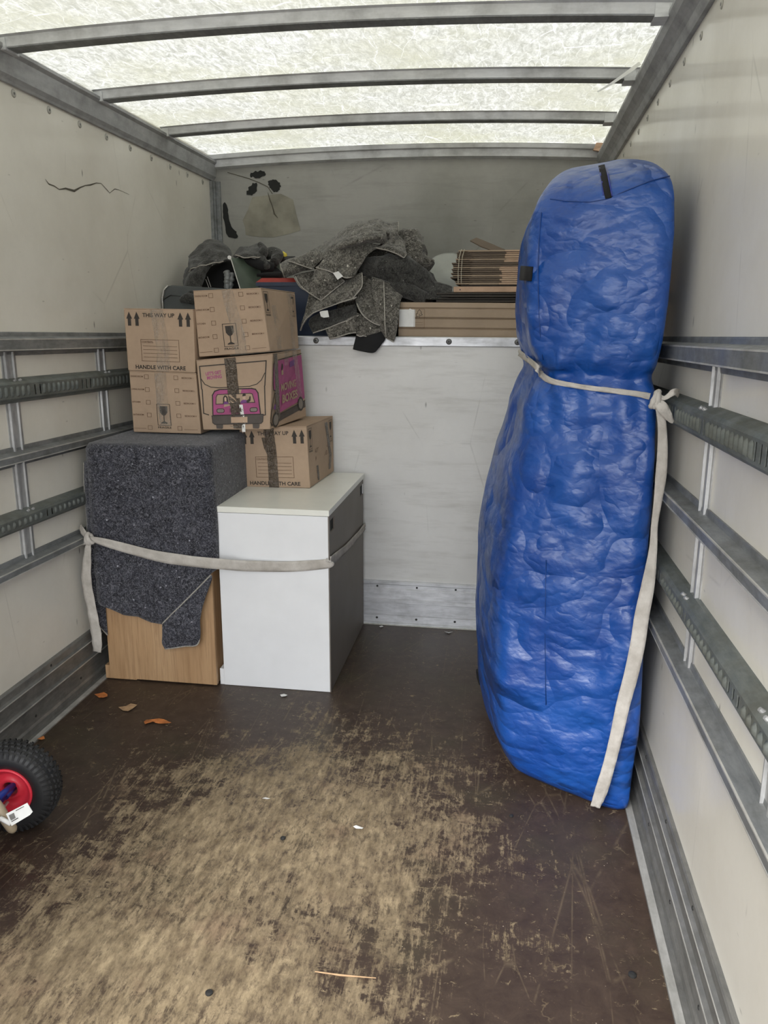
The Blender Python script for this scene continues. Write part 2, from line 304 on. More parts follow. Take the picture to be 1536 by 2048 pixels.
class MB:
    def __init__(s): s.v = []; s.f = []
    def add(s, v, f):
        b = len(s.v); s.v += [Vector(p) for p in v]; s.f += [tuple(i+b for i in q) for q in f]; return s
    def box(s, x0, x1, y0, y1, z0, z1, sy=0.0):
        v = [(x, y, z+sy*y) for z in (z0, z1) for y in (y0, y1) for x in (x0, x1)]
        return s.add(v, [(0, 2, 3, 1), (4, 5, 7, 6), (0, 1, 5, 4), (2, 6, 7, 3), (0, 4, 6, 2), (1, 3, 7, 5)])
    def hexa(s, p):   # 8 corners: bottom FL FR BR BL, top FL FR BR BL
        return s.add(p, [(3, 2, 1, 0), (4, 5, 6, 7), (0, 1, 5, 4), (1, 2, 6, 5), (2, 3, 7, 6), (3, 0, 4, 7)])
    def extr(s, prof, y0, y1, slope=0.0, n=1, close=True):   # profile of (x, z) swept along Y
        k = len(prof); v = []
        for j in range(n+1):
            y = y0+(y1-y0)*j/n; v += [(x, y, z+slope*y) for x, z in prof]
        f = []
        for j in range(n):
            for i in range(k if close else k-1):
                a = j*k+i; b = j*k+(i+1) % k; f.append((a, b, b+k, a+k))
        if close: f += [tuple(range(k))[::-1], tuple(n*k+i for i in range(k))]
        return s.add(v, f)
    def extx(s, prof, x0, x1, n=1, zf=None):                # profile of (y, z) swept along X
        k = len(prof); v = []; f = []
        for j in range(n+1):
            x = x0+(x1-x0)*j/n; v += [(x, y, z+(zf(x) if zf else 0)) for y, z in prof]
        for j in range(n):
            for i in range(k):
                a = j*k+i; b = j*k+(i+1) % k; f.append((a, a+k, b+k, b))
        f += [tuple(range(k)), tuple(n*k+i for i in range(k))[::-1]]
        return s.add(v, f)
    def tube(s, pts, r, n=8, cap=True):
        pts = [Vector(p) for p in pts]; k = len(pts); R = r if hasattr(r, '__len__') else [r]*k; v = []; f = []
        prev = None
        for i, p in enumerate(pts):
            t = (pts[min(i+1, k-1)]-pts[max(i-1, 0)]).normalized()
            a = prev if prev is not None else (Vector((0, 0, 1)) if abs(t.z) < .9 else Vector((1, 0, 0)))
            u = (a - t*a.dot(t)).normalized(); w2 = t.cross(u); prev = u
            for j in range(n):
                an = 2*math.pi*j/n; v.append(p+(u*math.cos(an)+w2*math.sin(an))*R[i])
        for i in range(k-1):
            for j in range(n):
                a = i*n+j; b = i*n+(j+1) % n; f.append((a, b, b+n, a+n))
        if cap: f += [tuple(range(n))[::-1], tuple((k-1)*n+j for j in range(n))]
        return s.add(v, f)
    def cyl(s, c, axis, r0, r1, h, n=20):
        c = Vector(c); a = Vector(axis).normalized(); return s.tube([c, c+a*h], [r0, r1], n)
    def poly(s, pts, off=None):          # flat polygon, optional thickness vector
        k = len(pts); pts = [Vector(p) for p in pts]
        if off is None: return s.add(pts, [tuple(range(k))])
        off = Vector(off); v = pts+[p+off for p in pts]
        return s.add(v, [tuple(range(k))[::-1], tuple(range(k, 2*k))]+[(i, (i+1) % k, (i+1) % k+k, i+k) for i in range(k)])
    def build(s, name, m, parent=None, smooth=False, **kw): return obj(name, s.v, s.f, m, parent, smooth, **kw)
def bevel(o, wd=.003, seg=2):
    b = o.modifiers.new('bevel', 'BEVEL'); b.width = wd; b.segments = seg; b.limit_method = 'ANGLE'; return o
def catmull(P, t):
    n = len(P); i = min(int(t*(n-1)), n-2); f = t*(n-1)-i
    p0, p1, p2, p3 = P[max(i-1, 0)], P[i], P[i+1], P[min(i+2, n-1)]
    return .5*((2*p1)+(-p0+p2)*f+(2*p0-5*p1+4*p2-p3)*f*f+(-p0+3*p1-3*p2+p3)*f**3)
def fb(p, sc, seed=0.0): return noise.noise(Vector(p)*sc+Vector((seed, seed*1.7, -seed)))
def sheet(name, rows, m, parent=None, nu=36, nv=28, amp=.012, sc=7, seed=1.0, th=.007, hem=(), hemr=.0028, curl=0):
    """cloth patch through a control net of points, wrinkled, with thickness and hemmed edges"""
    G_ = []
    for i in range(nv+1):
        line = [catmull([r[k] for r in rows], i/nv) for k in range(len(rows[0]))]
        G_.append([catmull(line, j/nu) for j in range(nu+1)])
    v = []
    for i in range(nv+1):
        for j in range(nu+1):
            p = G_[i][j]
            du = G_[i][min(j+1, nu)]-G_[i][max(j-1, 0)]; dv = G_[min(i+1, nv)][j]-G_[max(i-1, 0)][j]
            nrm = du.cross(dv)
            nrm = nrm.normalized() if nrm.length > 1e-9 else Vector((0, -1, 0))
            q = Vector((p.x+.3*p.z, p.y, p.z))
            d = amp*(fb(q, sc, seed)+.5*fb(q, sc*2.1, seed+3)+.25*(1-2*abs(fb(q, sc*2.7, seed+7))))
            v.append(p+nrm*d)
    f = [(i*(nu+1)+j, i*(nu+1)+j+1, (i+1)*(nu+1)+j+1, (i+1)*(nu+1)+j) for i in range(nv) for j in range(nu)]
    o = obj(name, v, f, m, parent, True); s = o.modifiers.new('thick', 'SOLIDIFY'); s.thickness = th; s.offset = 0
    idx = {'t': [j for j in range(nu+1)], 'b': [nv*(nu+1)+j for j in range(nu+1)], 'l': [i*(nu+1) for i in range(nv+1)], 'r': [i*(nu+1)+nu for i in range(nv+1)]}
    root = o if parent is None or parent.parent is None else parent
    for e in hem:
        b = MB(); b.tube([v[k]+Vector((0, -th*.3, 0)) for k in idx[e]], hemr, 6); b.build('hem', M_HEM, o, True)
    return o
def text_mesh(s, size=1.0, bold=.0, sx_=1.0, align='CENTER'):
    c = bpy.data.curves.new('text_source', 'FONT'); c.body = s; c.size = size; c.align_x = align; c.align_y = 'CENTER'; c.offset = bold; c.resolution_u = 3
    o = bpy.data.objects.new('text_source', c); COL.objects.link(o); dg = bpy.context.evaluated_depsgraph_get(); dg.update()
    me = bpy.data.meshes.new_from_object(o.evaluated_get(dg)); vs = [(v.co.x*sx_, v.co.y) for v in me.vertices]; fs = [tuple(p.vertices) for p in me.polygons]
    COL.objects.unlink(o); bpy.data.objects.remove(o); bpy.data.curves.remove(c); bpy.data.meshes.remove(me)
    return vs, fs

# ================================================================== THE VAN BODY
fl = MB(); fl.box(0, W, Y0, D+.02, -.03, 0); floor = fl.build('floor', M_FLOOR, kind='structure')
for k, (x, y, r) in enumerate([(1.879, 1.523, .009), (.992, 1.336, .008), (1.005, 1.861, .007), (1.62, 2.06, .006)]):
    b = MB(); b.tube([(x, y, .0), (x, y, .0035), (x, y, .005)], [r, r, r*.5], 14); b.build('floor_screw', M_BLACK, floor)
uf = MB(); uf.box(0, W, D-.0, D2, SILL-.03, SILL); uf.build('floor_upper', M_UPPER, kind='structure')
ZT = 2.20
wl = MB(); wl.box(-.05, 0, Y0, D2+.05, -.03, ZT); wall_l = wl.build('wall_left', M_WALL, kind='structure')
wr = MB(); wr.box(W, W+.05, Y0, D2+.05, -.03, ZT); wall_r = wr.build('wall_right', M_WALL, kind='structure')
wf = MB(); wf.box(0, W, D, D+.03, -.03, SILL-.03); wall_f = wf.build('wall_front', M_BULK, kind='structure')
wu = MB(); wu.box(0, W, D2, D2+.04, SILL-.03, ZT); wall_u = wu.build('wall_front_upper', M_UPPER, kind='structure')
# roof sheet, arched
def roof_build():
    v = []; nx, ny = 24, 10
    for j in range(ny+1):
        y = Y0+(D2+.04-Y0)*j/ny
        for i in range(nx+1):
            x = W*i/nx; v.append((x, y, roofz(x, y)+.002))
    f = [(j*(nx+1)+i, j*(nx+1)+i+1, (j+1)*(nx+1)+i+1, (j+1)*(nx+1)+i) for j in range(ny) for i in range(nx)]
    return obj('ceiling', v, f, M_ROOF, None, True, kind='structure')
ceil = roof_build()
for y in (.10, .70, 1.29, 1.88, 2.455, 3.045, 3.64):
    b = MB(); h = .030; wd = .062
    prof = [(y-.012, -.0005), (y-.002, -.004), (y+.002, -h), (y+.006, -h-.002), (y+wd-.006, -h-.002), (y+wd-.002, -h), (y+wd+.002, -.004), (y+wd+.012, -.0005)]
    b.extx(prof, .012, W-.045, 24, lambda x, y=y: roofz(x, y)+.0015); o = b.build('roof_bow', M_BOW, ceil)
    q = MB(); q.extx([(y+.004, -h-.0035), (y+wd-.004, -h-.0035), (y+wd-.004, -h-.0015), (y+.004, -h-.0015)], .03, W-.07, 24, lambda x, y=y: roofz(x, y)+.0015); q.build('shaded_underside', M_STEEL, o)  # darker steel strip paints the shade under each bow
    for xx in (.03, W-.075):
        q = MB(); q.box(xx-.018, xx+.018, y-.004, y+wd+.004, roofz(xx, y)-h-.007, roofz(xx, y)-.004); q.build('bow_bracket', M_BOW, ceil)
b = MB(); b.extx([(D2-.055, -.002), (D2-.05, -.022), (D2-.035, -.026), (D2-.03, -.058), (D2, -.066), (D2, -.002)], .0, W, 24, lambda x: roofz(x, D2)); b.build('trim_1', M_BOW, None, kind='structure')
# cant rails along the roof edges
b = MB(); b.extr([(0, 2.095), (.010, 2.095), (.013, 2.102), (.022, 2.115), (.030, 2.168), (.040, 2.178), (.040, 2.188), (0, 2.19)], Y0, D2, -.0075); t2 = b.build('trim_2', M_CANT, None, kind='structure')
b = MB(); b.extr([(W, 2.128), (W-.012, 2.128), (W-.016, 2.136), (W-.022, 2.150), (W-.030, 2.160), (W-.048, 2.176), (W-.058, 2.196), (W-.058, 2.206), (W, 2.21)], Y0, D2, -.0155); t3 = b.build('trim_3', M_CANT, None, kind='structure')
# rosette rivets
def disc(parent, name, c, ax, r, m, h=.003, m2=None):
    b = MB(); c = Vector(c); a = Vector(ax).normalized(); b.tube([c, c+a*h*.6, c+a*h], [r, r*.92, r*.6], 18); o = b.build(name, m, parent, True)
    if m2: q = MB(); q.tube([c+a*h, c+a*(h+.0008)], [r*.33, r*.3], 12); q.build('rivet_pin', m2, o)
    return o
for k in range(14):
    y = 4.152-.2005*k; disc(wall_l, 'rivet', (0, y, 2.057-.011*(y-2.5)), (1, 0, 0), .0125, M_RIVET, .003, M_BOLT)
for k in range(14):
    y = 4.10-.2005*k; disc(wall_r, 'rivet', (W, y, 2.055-.014*(y-2.5)), (-1, 0, 0), .0105, M_RIVET, .003, M_BOLT)
# corner post overcab
b = MB(); b.box(.0, .016, D2-.045, D2-.0, SILL, 2.06); b.box(.016, .024, D2-.03, D2-.012, SILL, 2.06); b.box(.0, .045, D2-.012, D2, SILL, 2.06)
b.build('trim_4', M_STEEL, None, kind='structure')
b = MB(); b.box(W-.016, W, D2-.045, D2, SILL, 2.06); b.build('trim_5', M_ALUB, None, kind='structure')
# sill rail of the overcab with dark bolt heads
b = MB(); b.extx([(D, SILL-.03), (D-.004, SILL-.03), (D-.006, SILL-.027), (D-.006, SILL+.006), (D-.003, SILL+.010), (D+.03, SILL+.010), (D+.03, SILL), (D, SILL)], 0, W); sill = b.build('trim_6', M_ALUB, None, kind='structure')
for x in (.16, .447, .734, 1.309, 1.595, 1.88): disc(sill, 'bolt', (x, D-.006, SILL-.009), (0, -1, 0), .0125, M_BOLT, .004, M_BLACK)
# kick plates
def kick(side):
    s = 1 if side == 'left' else -1; x0 = 0 if side == 'left' else W
    P = [(0, .204), (.010, .204), (.013, .200), (.013, .176), (.022, .172), (.022, .168), (.014, .164), (.014, .113), (.024, .109), (.024, .104), (.015, .099), (.015, .034), (.020, .026), (.020, .0045), (.052, .0035), (.054, 0), (0, 0)]
    P = [(x0+s*x, z) for x, z in P]
    if s < 0: P = P[::-1]
    b = MB(); b.extr(P, Y0, D); o = b.build('baseboard_'+side, M_KICK, None, kind='structure')
    for z, t, w_ in ((.170, .0223, .0035), (.1065, .0243, .0045)):
        q = MB(); q.box(*sorted((x0+s*(t-.0015), x0+s*(t+.0012))), Y0, D, z-w_*.5, z+w_*.5); q.build('pale_edge', M_KEDGE, o)
    q = MB(); q.box(*sorted((x0+s*.034, x0+s*.053)), Y0, D, .0034, .0052); q.build('floor_strip', M_KEDGE, o)
    y = 3.32; k = 0
    while y > .4:
        disc(o, 'screw', (x0+s*.0132, y, .187), (s, 0, 0), .0052, M_BLACK, .002); disc(o, 'screw', (x0+s*.0148, y-.12, .055), (s, 0, 0), .0052, M_BLACK, .002); y -= .30
    return o
kick('left'); kick('right')
P = [(D, .207), (D-.010, .207), (D-.014, .204), (D-.014, .192), (D-.008, .188), (D-.008, .172), (D-.012, .168), (D-.012, .124), (D-.020, .120), (D-.020, .104), (D-.012, .100), (D-.012, .046), (D-.019, .042), (D-.020, .012), (D-.026, .008), (D-.026, 0), (D, 0)]
b = MB(); b.extx(P[::-1], .055, W-.055); kf = b.build('baseboard_front', M_ALUB, None, kind='structure')
for x in (.2, .44, .68, 1.005, 1.188, 1.365, 1.60, 1.84):
    disc(kf, 'screw', (x, D-.0085, .180), (0, -1, 0), .005, M_BLACK, .002); disc(kf, 'screw', (x, D-.0196, .030), (0, -1, 0), .0055, M_BLACK, .002)
q = MB(); q.box(.055, W-.055, D-.035, D-.024, .0005, .0035); q.build('pale_edge', M_KEDGE, kf)

# wall rails: plain hat rails 1, 3, 5; slotted lashing rails 2, 4
RZ = {1: (1.3842, 1.3131), 2: (1.2406, 1.1636), 3: (1.0201, .9660), 4: (.8159, .7500), 5: (.6626, .6150)}
RZ = {1: (1.386, 1.312), 2: (1.243, 1.163), 3: (1.025, .962), 4: (.822, .752), 5: (.668, .606)}
def hat_rail(side, zt, zb):
    s = 1 if side == 'left' else -1; x0 = 0 if side == 'left' else W; par = wall_l if side == 'left' else wall_r
    P = [(0, zt), (.004, zt), (.005, zt-.004), (.006, zt-.014), (.034, zt-.020), (.038, zt-.024), (.038, zb+.020), (.034, zb+.016), (.006, zb+.012), (.005, zb+.004), (.004, zb), (0, zb)]
    P = [(x0+s*x, z) for x, z in P]
    if s < 0: P = P[::-1]
    b = MB(); b.extr(P, Y0, D-.02, G); o = b.build('rail', M_STEEL, par)
    for z_ in (zt-.0225, zb+.0185):
        q = MB(); q.box(*sorted((x0+s*.0352, x0+s*.0388)), Y0, D-.02, z_-.0016, z_+.0016, G); q.build('pale_edge', M_KEDGE, o)  # thin pale strips along the rail lips
    return o
def slot_rail(side, zt, zb):
    s = 1 if side == 'left' else -1; x0 = 0 if side == 'left' else W; par = wall_l if side == 'left' else wall_r
    h = zt-zb; top = [(0, zt), (.010, zt-.002), (.028, zt-.010), (.035, zt-.018), (.035, zt-.024)]; bot = [(.035, zb+.024), (.035, zb+.018), (.028, zb+.010), (.010, zb+.002), (0, zb)]
    b = MB()
    for prof in (top, bot):
        Q = [(x0+s*x, z) for x, z in prof]
        b.extr(Q, Y0, D-.02, G, 1, False); b.extr([(x-s*.002, z) for x, z in Q], Y0, D-.02, G, 1, False)
    o = b.build('lashing_rail', M_PERF, par)
    y = Y0; k = 0; zm0, zm1 = zb+.023, zt-.023; pitch = .030
    bars = MB(); lips = MB()
    while y < D-.03:
        openslot = (k % 24) in (5, 6, 7, 19, 20)       # groups of open slots, the rest are blind embossed ones
        wd = .011 if openslot else .0
        xf = sorted((x0+s*.033, x0+s*.0352))
        bars.box(xf[0], xf[1], y, y+pitch-wd, zm0, zm1, G)
        yc = y+pitch*.5
        if not openslot:                                # blind slot: raised oval lip
            for i in range(1):
                c = [(x0+s*(.0352+.0065*math.sin(math.pi*t)), yc-.007+.014*t) for t in (0, .25, .5, .75, 1)]
                v = []; f = []
                for zi, (zz, kf_) in enumerate(((zm0+.001, .0), (zm0+.006, 1), (zm1-.006, 1), (zm1-.001, .0))):
                    v += [(x0+s*.0352+(cx-(x0+s*.0352))*kf_, cy, zz+G*cy) for cx, cy in c]
                for a in range(3):
                    for e in range(4): f.append((a*5+e, a*5+e+1, a*5+e+6, a*5+e+5))
                lips.add(v, f)
        y += pitch; k += 1
    bars.build('slotted_web', M_PERF, o); l_ = lips.build('embossed_slots', M_PERF, o, True, kind='stuff')
    return o
for sd in ('left', 'right'):
    for i in (1, 3, 5): hat_rail(sd, *RZ[i])
    for i in (2, 4): slot_rail(sd, *RZ[i])
def post(side, y0, wd=.075):
    s = 1 if side == 'left' else -1; x0 = 0 if side == 'left' else W; par = wall_l if side == 'left' else wall_r
    P = [(0, -.5), (.003, -.5), (.003, -.38), (.010, -.36), (.011, -.28), (.005, -.26), (.005, .18), (.011, .2), (.010, .28), (.003, .32), (.003, .5), (0, .5)]
    yc = y0+wd/2; b = MB(); v = []; k = len(P)
    for z in (.63+G*yc, 1.345+G*yc): v += [(x0+s*a, yc+c*wd, z) for a, c in P]
    f = [(i, (i+1) % k, (i+1) % k+k, i+k) for i in range(k)]
    b.add(v, f); o = b.build('post', M_POST, par)
    for (zt, zb) in (RZ[2], RZ[4]):
        for dy in (-.014, .014):
            yy = yc+dy; q = MB(); q.tube([(x0+s*.022, yy, zt-.010+G*yy), (x0+s*.029, yy, zt-.004+G*yy)], [.0055, .004], 10); q.build('rivet', M_POST, o)
for y in (2.337, 2.928, 1.75, 1.16): post('left', y)
for y in (1.762, 1.175): post('right', y)

# crack in the left wall, marks on the overcab panel
def ribbon(par, name, pts, ww, nrm, m, off=.0012):
    nrm = Vector(nrm); v = []; pts = [Vector(p) for p in pts]
    for i, p in enumerate(pts):
        t = (pts[min(i+1, len(pts)-1)]-pts[max(i-1, 0)]).normalized(); u = t.cross(nrm).normalized(); r = ww[i] if hasattr(ww, '__len__') else ww
        v += [p+u*r+nrm*off, p-u*r+nrm*off]
    return obj(name, v, [(2*i, 2*i+1, 2*i+3, 2*i+2) for i in range(len(pts)-1)], m, par)
cp = [(90, 358), (97, 368), (108, 372), (118, 379), (131, 377), (148, 382), (160, 375), (170, 371), (180, 370), (192, 366), (202, 367), (214, 380), (219, 386), (229, 378), (238, 380), (258, 389)]
ribbon(wall_l, 'crack', [atx(x, y, 0) for x, y in cp], [.0006, .0022, .0018, .0016, .003, .0042, .0024, .0016, .0028, .0016, .001, .0014, .001, .0016, .0008, .0005], (1, 0, 0), M_CRACK)
def blob(par, name, pts, m, Y=D2, off=.002, n=3):
    P = [at(x, y, Y) for x, y in pts]
    for _ in range(n-1):
        P = [q for i in range(len(P)) for q in ((P[i]*.75+P[(i+1) % len(P)]*.25), (P[i]*.25+P[(i+1) % len(P)]*.75))]
    P = [q for i in range(len(P)) for q in (P[i], P[i].lerp(P[(i+1) % len(P)], .5))]
    P = [p+Vector((noise.noise(p*90)*.007, 0, noise.noise(p*90+Vector((5, 5, 5)))*.007)) for p in P]
    b = MB(); b.poly([p+Vector((0, -off, 0)) for p in P]); return b.build(name, m, par)
blob(wall_u, 'stained_patch', [(505, 395), (560, 388), (585, 400), (602, 460), (545, 476), (492, 470), (486, 440)], M_STAIN, off=.0012, n=1)
blob(wall_u, 'torn_hole', [(498, 348), (510, 342), (530, 343), (534, 350), (520, 357), (502, 356)], M_DARKHOLE)
blob(wall_u, 'torn_hole', [(508, 364), (515, 366), (514, 384), (500, 393), (492, 388), (496, 378)], M_DARKHOLE)
blob(wall_u, 'torn_hole', [(534, 361), (548, 358), (560, 366), (562, 378), (553, 386), (545, 384), (538, 372)], M_DARKHOLE)
blob(wall_u, 'torn_hole', [(446, 405), (454, 406), (458, 430), (463, 455), (476, 468), (474, 478), (452, 473), (451, 448), (446, 430)], M_DARKHOLE, n=2)
ribbon(wall_u, 'crack', [at(x, y, D2) for x, y in [(455, 345), (480, 352), (500, 358), (520, 366), (536, 374), (545, 388)]], .0018, (0, -1, 0), M_CRACK, .002)
ribbon(wall_u, 'crack', [at(x, y, D2) for x, y in [(536, 385), (540, 400), (545, 412), (549, 428), (556, 436)]], [.001, .003, .002, .004, .001], (0, -1, 0), M_CRACK, .003)
# torn sealing strip hanging from the roof, and a chip of timber on the front trim
a_ = [at(1280, 126, 2.98), at(1262, 140, 2.96), at(1245, 152, 2.95), at(1222, 168, 2.94), at(1195, 184, 2.93)]
tag(ribbon(None, 'torn_strip', a_, [.006, .006, .005, .004, .002], (0, -1, 0), M_PAPER), 'thin white torn strip dangling from the right end of a roof bow', 'strip')
a_ = [at(1186, 300, 4.23), at(1190, 292, 4.23), at(1196, 277, 4.235), at(1218, 275, 4.235), at(1212, 292, 4.23), at(1204, 303, 4.22)]
b = MB(); b.poly(a_, (0, .02, 0)); tag(b.build('timber_offcut', M_WOODP), 'small orange timber offcut wedged at the far right corner under the roof', 'wood')

# ================================================================== BOXES
class Box:
    """carton from four front corners and the far right edge; prints are laid on its faces"""
    def __init__(s, label, group, fbl, fbr, ftl, ftr, bbr, btr):
        back = ((bbr-fbr)+(btr-ftr))*.5
        s.c = [fbl, fbr, bbr, fbl+(bbr-fbr), ftl, ftr, btr, ftl+(btr-ftr)]
        base = sum((s.c[i] for i in range(4)), Vector())/4
        s.root = thing('cardboard_box', label, 'box', base, group)
        b = MB(); b.hexa(s.c); bevel(b.build('body', M_CARD, s.root), .0035, 2)
        # two top flaps meeting along the middle
        c = s.c
        for a0, a1 in ((0.0, .494), (.506, 1.0)):
            def tp(u, v_): return (c[4]*(1-u)+c[5]*u)*(1-v_)+(c[7]*(1-u)+c[6]*u)*v_
            P = [tp(a0, .004), tp(a1, .004), tp(a1, .996), tp(a0, .996)]
            lift = Vector((0, 0, .003)); q = MB(); q.hexa([p+Vector((0, 0, .0002)) for p in P]+[p+lift for p in P]); q.build('flap', M_CARD, s.root)
        s.nf = (c[1]-c[0]).cross(c[4]-c[0]).normalized()
        if s.nf.y > 0: s.nf = -s.nf
        s.nr = (c[2]-c[1]).cross(c[5]-c[1]).normalized()
        if s.nr.x < 0: s.nr = -s.nr
    def pt(s, face, u, v, off=.0012):
        c = s.c
        if face == 'f': return (c[0]*(1-u)+c[1]*u)*(1-v)+(c[4]*(1-u)+c[5]*u)*v+s.nf*off
        if face == 'r': return (c[1]*(1-u)+c[2]*u)*(1-v)+(c[5]*(1-u)+c[6]*u)*v+s.nr*off
        n = Vector((0, 0, 1)); return (c[4]*(1-u)+c[5]*u)*(1-v)+(c[7]*(1-u)+c[6]*u)*v+n*(off+.003)
    def poly(s, name, face, pts, m, off=.0012):
        b = MB(); b.poly([s.pt(face, u, v, off) for u, v in pts]); return b.build(name, m, s.root)
    def text(s, txt, face, u, v, h, m, bold=.02, wu=None, rot=0, off=.0013, name='printed_text'):
        vs, fs = text_mesh(txt, 1.0, bold)
        xs = [p[0] for p in vs]; wd = max(xs)-min(xs); ca = .7
        sy = h/ca; sxx = (wu/wd) if wu else sy
        cr_, sr = math.cos(rot), math.sin(rot)
        P = [s.pt(face, u+(x*sxx)*cr_-(y*sy)*sr, v+(y*sy)*cr_+(x*sxx)*sr, off) for x, y in vs]
        return obj(name, P, fs, m, s.root)
    def frame(s, name, face, u0, u1, v0, v1, t, m, off=.0012, extra=()):
        b = MB()
        tu, tv = t, t
        for a in ((u0, u1, v0, v0+tv), (u0, u1, v1-tv, v1), (u0, u0+tu, v0, v1), (u1-tu, u1, v0, v1))+tuple(extra):
            b.poly([s.pt(face, x, y, off) for x, y in ((a[0], a[2]), (a[1], a[2]), (a[1], a[3]), (a[0], a[3]))])
        return b.build(name, m, s.root)
    def arrow(s, face, u, v, w_, h, m=M_PRINT):
        return s.poly('printed_arrow', face, [(u-w_*.28, v), (u+w_*.28, v), (u+w_*.28, v+h*.5), (u+w_*.5, v+h*.5), (u, v+h), (u-w_*.5, v+h*.5), (u-w_*.28, v+h*.5)], m)
    def glass(s, face, u, v, w_, h, m=M_PRINT, frame=True, capt=True, wf=1.0):
        if frame: s.frame('printed_frame', face, u-w_/2, u+w_/2, v, v+h, .008*wf, m)
        ga = w_*.30; pts = [(-ga, .90), (ga, .90), (ga*.95, .62), (ga*.5, .50), (ga*.12, .46), (ga*.12, .2), (ga*.8, .13), (ga*.8, .09), (-ga*.8, .09), (-ga*.8, .13), (-ga*.12, .2), (-ga*.12, .46), (-ga*.5, .50), (-ga*.95, .62)]
        s.poly('printed_glass_symbol', face, [(u+x, v+h*y) for x, y in pts], m)
        if capt: s.text('FRAGILE', face, u, v-.035, .032, m, .02, w_*1.0)
    def tape(s, pts, ww, m, face='f', name='tape', seed=1, rag=True):
        # a crinkled strip through face coordinates, slightly proud of the board
        n = 26; nw = 5; v = []
        for i in range(n+1):
            t = i/n; k = t*(len(pts)-1); a = min(int(k), len(pts)-2); f = k-a
            u = pts[a][0]*(1-f)+pts[a+1][0]*f; vv = pts[a][1]*(1-f)+pts[a+1][1]*f
            for j in range(nw+1):
                e = (j/nw-.5)*ww*(1+.08*fb((i*.31, seed, j*.4), 1.3)); o = .0022+.0016*fb((i*.8, j*.9, seed), 1.1)
                v.append(s.pt(face, u+e, vv, o))
        return obj(name, v, [(i*(nw+1)+j, i*(nw+1)+j+1, (i+1)*(nw+1)+j+1, (i+1)*(nw+1)+j) for i in range(n) for j in range(nw)], m, s.root, True)
    def care(s):      # THIS WAY UP / HANDLE WITH CARE face
        for u in (.075, .185, .815, .925): s.arrow('f', u, .735, .085, .225)
        s.text('THIS WAY UP', 'f', .5, .905, .062, M_PRINT, .022, .46)
        s.text('HANDLE WITH CARE', 'f', .49, .065, .062, M_PRINT, .026, .74)
        ls = [(.25, .75, v_, v_+.006) for v_ in (.23, .29, .35, .41)]
        s.frame('printed_contents_panel', 'f', .22, .78, .165, .52, .007, M_PRINTB, extra=ls)
        s.text('CONTENTS:', 'f', .32, .475, .028, M_PRINTB, .02, .17)
    def rooms(s):     # tick boxes beside the room names
        L_ = ['DINING ROOM', 'LIVING ROOM', 'KITCHEN', 'BATHROOM']; R_ = ['BEDROOM 1', 'BEDROOM 2', 'BEDROOM 3', 'BEDROOM 4']
        for k, v in enumerate((.925, .715, .505, .295, .085)):
            s.frame('printed_tick_box', 'f', .225, .29, v-.035, v+.035, .006, M_PRINTB)
            s.frame('printed_tick_box', 'f', .665, .73, v-.035, v+.035, .006, M_PRINTB)
            if k < 4:
                wl_ = (.185, .19, .12, .155)[k]
                s.text(L_[k], 'f', .02+wl_/2, v, .026, M_PRINTB, .02, wl_); s.text(R_[k], 'f', .87, v, .026, M_PRINTB, .02, .17)
            else:
                s.poly('printed_line', 'f', [(.02, v-.02), (.20, v-.02), (.20, v-.014), (.02, v-.014)], M_PRINTB)
                s.poly('printed_line', 'f', [(.76, v-.02), (.96, v-.02), (.96, v-.014), (.76, v-.014)], M_PRINTB)
        s.glass('f', .475, .125, .20, .36)
    def side(s, maker=True):
        s.glass('r', .10, .62, .13, .34, wf=.8); s.glass('r', .88, .62, .13, .34, wf=.8)
        s.text('AUTO PACKAGING', 'r', .49, .55, .07, M_PRINTB, .02, .50); s.text('MOVING BOXES', 'r', .49, .42, .07, M_PRINTB, .02, .48)
GB = 'stacked cardboard moving boxes'
YA = 2.97
# A: lower left on the blanket;  B: on top of A
A = Box('cardboard box with printed room tick boxes, lying on the dark felt blanket', GB, at(267, 864, YA), at(402, 868, YA), at(258, 743, YA), at(392, 748, YA), at(402, 868, YA)+Vector((.006, .385, 0)), at(392, 748, YA)+Vector((.006, .385, 0)))
A.rooms(); A.tape([(.47, 1.0), (.47, .45), (.50, .12)], .17, M_TAPEC, seed=2)
B = Box('cardboard box reading HANDLE WITH CARE, leftmost, on top of the tick-box carton', GB, at(256, 741, YA), at(391, 746, YA), at(247, 618, YA), at(386, 620, YA), at(391, 746, YA)+Vector((.006, .385, 0)), at(386, 620, YA)+Vector((.006, .385, 0)))
B.care(); B.tape([(.47, 1.0), (.52, .6), (.55, .35), (.52, .0)], .19, M_TAPEC, seed=5)
# E: on the white cabinet
E_ = Box('cardboard box reading HANDLE WITH CARE, standing on the white cabinet', GB, at(484.4, 973, 3.095), at(620.4, 976.5, 3.10), at(478, 857, 3.095), at(612.9, 854, 3.10), at(667.6, 942.4, 3.465), at(665.5, 833, 3.465))
E_.care(); E_.side(); E_.tape([(.44, 1.0), (.47, .6), (.475, 0)], .145, M_TAPEB, seed=9); E_.tape([(.36, .84), (.39, .66), (.45, .5)], .06, M_TAPEB, seed=11)
E_.tape([(.70, .95), (.78, .6), (.84, .35), (.80, .1)], .10, M_TAPEB, 'r', seed=12); E_.tape([(.30, .30), (.33, .04)], .07, M_TAPEB, 'r', seed=13)
# D: carton with the printed van
Dx = Box('cardboard box with a pink van printed on it, leaning over the carton below', GB, at(406, 860, 2.965), at(540, 859, 3.01), at(392, 722, 2.965), at(545, 708, 3.01), at(613, 833, 3.37), at(602, 700, 3.37))
